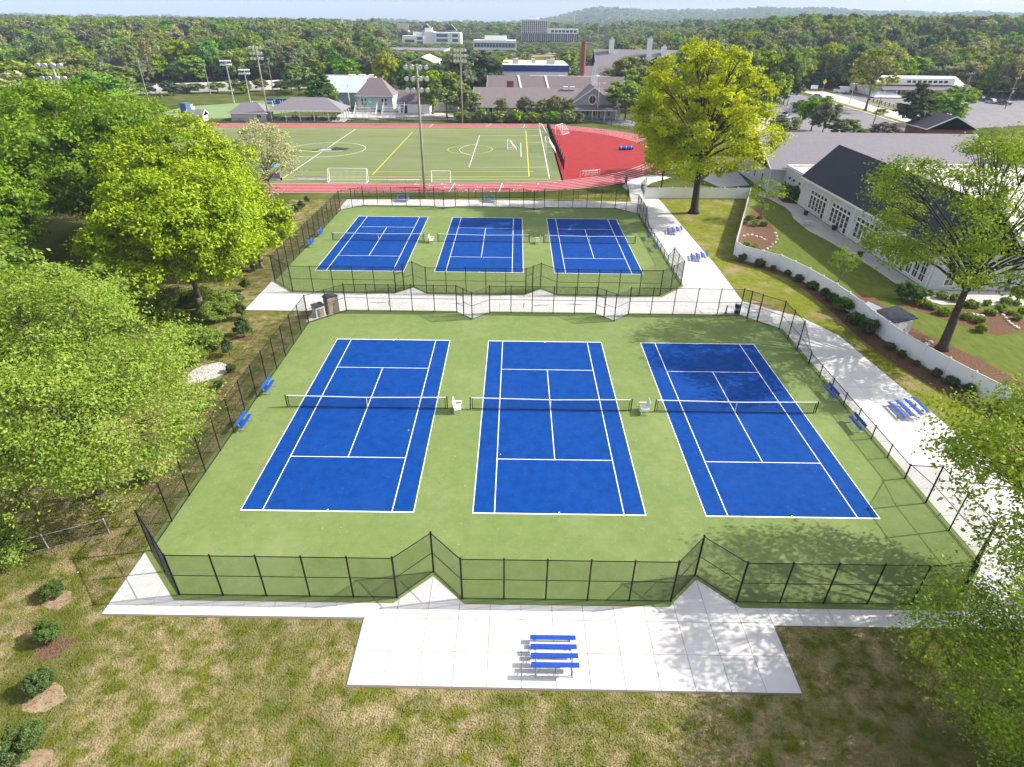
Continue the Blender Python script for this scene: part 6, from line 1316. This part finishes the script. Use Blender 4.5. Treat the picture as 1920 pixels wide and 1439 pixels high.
# bushes along the highway embankment and at left of the practice turf
for i in range(26):
    t=i/25; p=Vector((-190,204)).lerp(Vector((-82,246)),t); x,y=p.x+rr.uniform(-4,4),p.y+rr.uniform(-8,2)
    tree('round',rr.choice(['g1','g2','g3']),x,y,rr.uniform(3.2,5.5),rr.uniform(2.6,4),'%s bush tree on the highway bank, %s'%(rr.choice(['low','wide','ragged','dense']),[e[1] for e in LANDM if 960+1123.6*x/(y+40)<e[0]][0]),name='bank_tree',group='bush trees on the highway bank')
for i,(x,y,h,rd,lm,l) in enumerate([(-152,150,13,9,'pale','pale blossoming willow at the left edge above the dark maple'),(-128,158,12.5,8.5,'g1','grey-green tree behind the left floodlight pole'),(-170,190,14,9,'g2','olive tree at the left edge behind the pale willow'),(-140,185,11,7,'g1','mid-green tree left of the highway lamp'),(-118,140,8,6,'g1','low green tree at the left end of the track'),(-150,120,11,8,'g3','dark tree at the left edge beyond the track end'),(-110,95,10,7,'dark','dark green tree left of the track bend'),(-95,80,11,7,'dark','deep green tree between the dark maple and the track'),(-175,215,15,9,'g2','olive tree at the upper left edge')]):
    tree('round',lm,x,y,h,rd,l)
# far woods: nobody could count them
wc=bpy.data.collections.new('wood_sources')
for k,v,lm in(('round',0,'g1'),('round',1,'g2'),('oval',0,'g1'),('round',1,'g3'),('round',0,'g2'),('oval',1,'g1'),('round',1,'g4'),('oval',0,'g5'),('cone',0,'g3'),('round',1,'g1')):
    if (k,v) not in _pc: _pc[(k,v)]=proto(k,100+v+len(_pc)*7)
    K,V,F,t,tb=_pc[(k,v)]
    o=bpy.data.objects.new('wood_source',rawmesh('wood_source',V/np.array([K['rad'],K['rad'],K['h']]),F,[LM[lm]],t)); wc.objects.link(o)
def scatter(name,pts,label):
    me=bpy.data.meshes.new(name); me.from_pydata([(p[0],p[1],p[2]) for p in pts],[],[])
    at=me.attributes.new('tree_scale','FLOAT_VECTOR','POINT'); at.data.foreach_set('vector',np.array([(p[4],p[4],p[3]) for p in pts],dtype=np.float32).ravel())
    o=place(name,me); tag(o,label,'woods',None,'stuff')
    ng=bpy.data.node_groups.new(name,'GeometryNodeTree'); ng.interface.new_socket('Geometry',in_out='INPUT',socket_type='NodeSocketGeometry'); ng.interface.new_socket('Geometry',in_out='OUTPUT',socket_type='NodeSocketGeometry')
    N=ng.nodes;L=ng.links; gi=N.new('NodeGroupInput'); go=N.new('NodeGroupOutput'); ip=N.new('GeometryNodeInstanceOnPoints'); ci=N.new('GeometryNodeCollectionInfo')
    ci.inputs['Collection'].default_value=wc; ci.inputs['Separate Children'].default_value=True; ci.inputs['Reset Children'].default_value=True; ip.inputs['Pick Instance'].default_value=True
    rv=N.new('FunctionNodeRandomValue'); rv.data_type='INT'; rv.inputs[4].default_value=0; rv.inputs[5].default_value=9; L.new(rv.outputs[2],ip.inputs['Instance Index'])
    ra=N.new('FunctionNodeRandomValue'); ra.data_type='FLOAT'; ra.inputs[2].default_value=0; ra.inputs[3].default_value=6.28; ra.inputs['Seed'].default_value=4
    cx=N.new('ShaderNodeCombineXYZ'); L.new(ra.outputs[1],cx.inputs[2]); L.new(cx.outputs[0],ip.inputs['Rotation'])
    na=N.new('GeometryNodeInputNamedAttribute'); na.data_type='FLOAT_VECTOR'; na.inputs['Name'].default_value='tree_scale'; L.new(na.outputs[0],ip.inputs['Scale'])
    L.new(gi.outputs[0],ip.inputs['Points']); L.new(ci.outputs[0],ip.inputs['Instance']); L.new(ip.outputs[0],go.inputs[0])
    md=o.modifiers.new('scatter','NODES'); md.node_group=ng; return o
rest=cand[285:]
A_=[(x,y,slope(x,y)-.3,hh(x,y)*.94,rr.uniform(4.4,6.6)) for x,y in rest if y<560]; B_=[(x,y,slope(x,y)-.3,hh(x,y),rr.uniform(5.5,9)) for x,y in rest if y>=560]
yy=410.0
while yy<835:
    xx=-.2*(yy+40)
    while xx<.135*(yy+40):
        u_,v_=xx+rr.uniform(-5,5),yy+rr.uniform(-5,5); xx+=12
        if any(e[0]<u_<e[1] and e[2]<v_<e[3] for e in EX) or (0<u_/(v_+40)<.09 and v_<560): continue
        A_.append((u_,v_,-.2,rr.uniform(3.5,5.5),rr.uniform(3.5,6)))
    yy+=12
def hillz(a,d):
    t=(d-1700)/3600.; return ridge(a)*ss(0,.62,t)*(d/4000)*1.02-2
def ridge(a):
    z=12+6*math.sin(a*7)+3*math.sin(a*23)
    return z+62*ss(.02,.12,a)+10*ss(.3,.45,a)-6*ss(.6,.9,a)+6*math.sin(a*17+1)*ss(.02,.12,a)+3*math.sin(a*60)
for q in range(5200):
    a=rr.uniform(.0,.9) if q%4 else rr.uniform(-.9,0); d=rr.uniform(1720,3900); B_.append((a*d,d-40,hillz(a,d),rr.uniform(13,19),rr.uniform(9,14)))
print('woods',len(cand),len(A_),len(B_))
scatter('distant_woods',A_,'dense green wood stretching beyond the nearer trees'); scatter('horizon_woods',B_,'hazy blue-green woods near the horizon')
# hills
hm=MB(); na,nr=560,34; P=[]
hn=np.random.default_rng(3)
bump=hn.random((nr+1,na+1))
for j in range(nr+1):
    t=j/nr; d=1700+3600*t
    for i in range(na+1):
        a=-1.0+2.0*i/na; z=ridge(a)*ss(0,.62,t)*(d/4000)*1.02
        z+= (bump[j,i]-.5)*5
        if a>.02: z+=3*math.sin(a*31+t*9)*math.sin(t*8)*ss(.1,.3,t)
        P.append((a*d,d,z-3))
hm.add(P,[(j*(na+1)+i,j*(na+1)+i+1,(j+1)*(na+1)+i+1,(j+1)*(na+1)+i) for j in range(nr) for i in range(na)])
o=hm.build('far_hills',mat('hill_forest',(.03,.055,.018),(.075,.11,.035),scale=.02,rough=1,world=True,spec=0,detail=8)); o['kind']='structure'
# ---------------------------------------------------------------- grass in front
rg=np.random.default_rng(9); n=120000
gx=rg.uniform(-33,34,n); gy=rg.uniform(-34,-14,n); keep=~((gx>-24.5)&(gy>-19.95)&(gx<31.7))&~((np.abs(gx)<10.8)&(gy>-23.6)); gx,gy=gx[keep],gy[keep]
gx2=rg.uniform(-33,-24.6,26000); gy2=rg.uniform(-16,16,26000); gx=np.append(gx,gx2); gy=np.append(gy,gy2); m=len(gx)
a=rg.uniform(0,6.28,m); hgt_=rg.uniform(.02,.07,m); wd=rg.uniform(.012,.032,m); lx_=rg.normal(0,.04,m); ly_=rg.normal(0,.04,m)
z0=np.full(m,.004)
V=np.stack([np.stack([gx-np.cos(a)*wd,gy-np.sin(a)*wd,z0],1),np.stack([gx+np.cos(a)*wd,gy+np.sin(a)*wd,z0],1),np.stack([gx+lx_+np.cos(a)*wd*.3,gy+ly_+np.sin(a)*wd*.3,z0+hgt_],1),np.stack([gx+lx_-np.cos(a)*wd*.3,gy+ly_-np.sin(a)*wd*.3,z0+hgt_],1)],1).reshape(-1,3)
o=place('grass_tufts',rawmesh('grass_tufts',V,np.arange(len(V)).reshape(-1,4),[MT['lawn']])); tag(o,'patchy green and straw-coloured grass in front of and beside the courts','grass',None,'stuff')
# litter: a few pale leaves and specks on the courts
for (x,y,l) in ((-10.9,-3.1,'pale dry leaf on the left near court, right service box'),(-3.9,-5.9,'pale dry leaf on the middle near court'),(-27.2,-17.0,'white scrap of paper on the grass left of the slab corner')):
    o=MB().add([(0,0,.07),(.07,.01,.08),(.09,.07,.075),(.02,.08,.085)],[(0,1,2,3)]).build('litter',MT['white'],None,(x,y,0)); tag(o,l,'litter')
# ---------------------------------------------------------------- person on the path
def person(x,y,rz,label):
    r=root('person',(x,y,.05),label,'person',rz=rz)
    J=[(0,0,.93),(0,.01,1.15),(0,.02,1.38),(0,.03,1.50),(0,.05,1.62),(0,.06,1.74),(-.19,.02,1.42),(-.26,.06,1.17),(-.22,.20,.98),(.19,.02,1.42),(.27,-.06,1.17),(.24,-.02,.92),(-.10,0,.88),(-.11,.16,.50),(-.11,.10,.08),(-.11,.24,.04),(.10,0,.88),(.11,-.04,.48),(.11,-.24,.12),(.11,-.14,.05)]
    E=[(0,1),(1,2),(2,3),(3,4),(4,5),(2,6),(6,7),(7,8),(2,9),(9,10),(10,11),(0,12),(12,13),(13,14),(14,15),(0,16),(16,17),(17,18),(18,19)]
    Rr=[.14,.13,.15,.06,.10,.09,.065,.045,.04,.065,.045,.04,.09,.06,.045,.04,.09,.06,.045,.04]
    me=bpy.data.meshes.new('body'); me.from_pydata(J,E,[]); o=place('body',me,r)
    s=o.modifiers.new('skin','SKIN'); o.modifiers.new('sub','SUBSURF').levels=1
    if me.skin_vertices:
        for i,v in enumerate(me.skin_vertices[0].data): v.radius=(Rr[i],Rr[i]*.85)
        me.skin_vertices[0].data[0].use_root=True
    me.materials.append(mat('skin',(.35,.2,.14),rough=.6))
    sh=MB(); sh.path([(0,0,.86),(0,.01,1.15),(0,.02,1.40),(0,.03,1.49)],[.19,.17,.20,.09],n=12); sh.path([(-.17,.02,1.43),(-.265,.06,1.17)],[.085,.065],n=8); sh.path([(.17,.02,1.43),(.275,-.06,1.17)],[.085,.065],n=8); sh.build('shirt',mat('blue_shirt',(.06,.12,.22),rough=.9),r,smooth=True)
    tr=MB(); tr.path([(-.09,0,.92),(-.11,.16,.50),(-.11,.11,.12)],[.12,.085,.065],n=10); tr.path([(.09,0,.92),(.11,-.04,.48),(.11,-.22,.15)],[.12,.085,.065],n=10); tr.build('trousers',mat('navy_trousers',(.02,.025,.05),rough=.9),r,smooth=True)
    MB().ball((0,.04,1.76),.115,10,7,.9).build('hair',mat('dark_hair',(.02,.014,.01),rough=.8),r,smooth=True); return r
person(*(17.80,76.89),0.1,'person in a blue shirt and dark trousers walking up the path to the track')
# ---------------------------------------------------------------- haze
hz=MB().box(-9400,9400,-450,9400,-1.2,190).build('haze',None); hz.data.materials.clear()
m=bpy.data.materials.new('air'); m.use_nodes=True; nt=m.node_tree; nt.nodes.clear(); pv_=nt.nodes.new('ShaderNodeVolumePrincipled'); ou=nt.nodes.new('ShaderNodeOutputMaterial')
pv_.inputs['Density'].default_value=.00015; pv_.inputs['Color'].default_value=(.62,.78,1,1); pv_.inputs['Anisotropy'].default_value=.0
nt.links.new(pv_.outputs[0],ou.inputs['Volume']); hz.data.materials.append(m); hz['kind']='stuff'
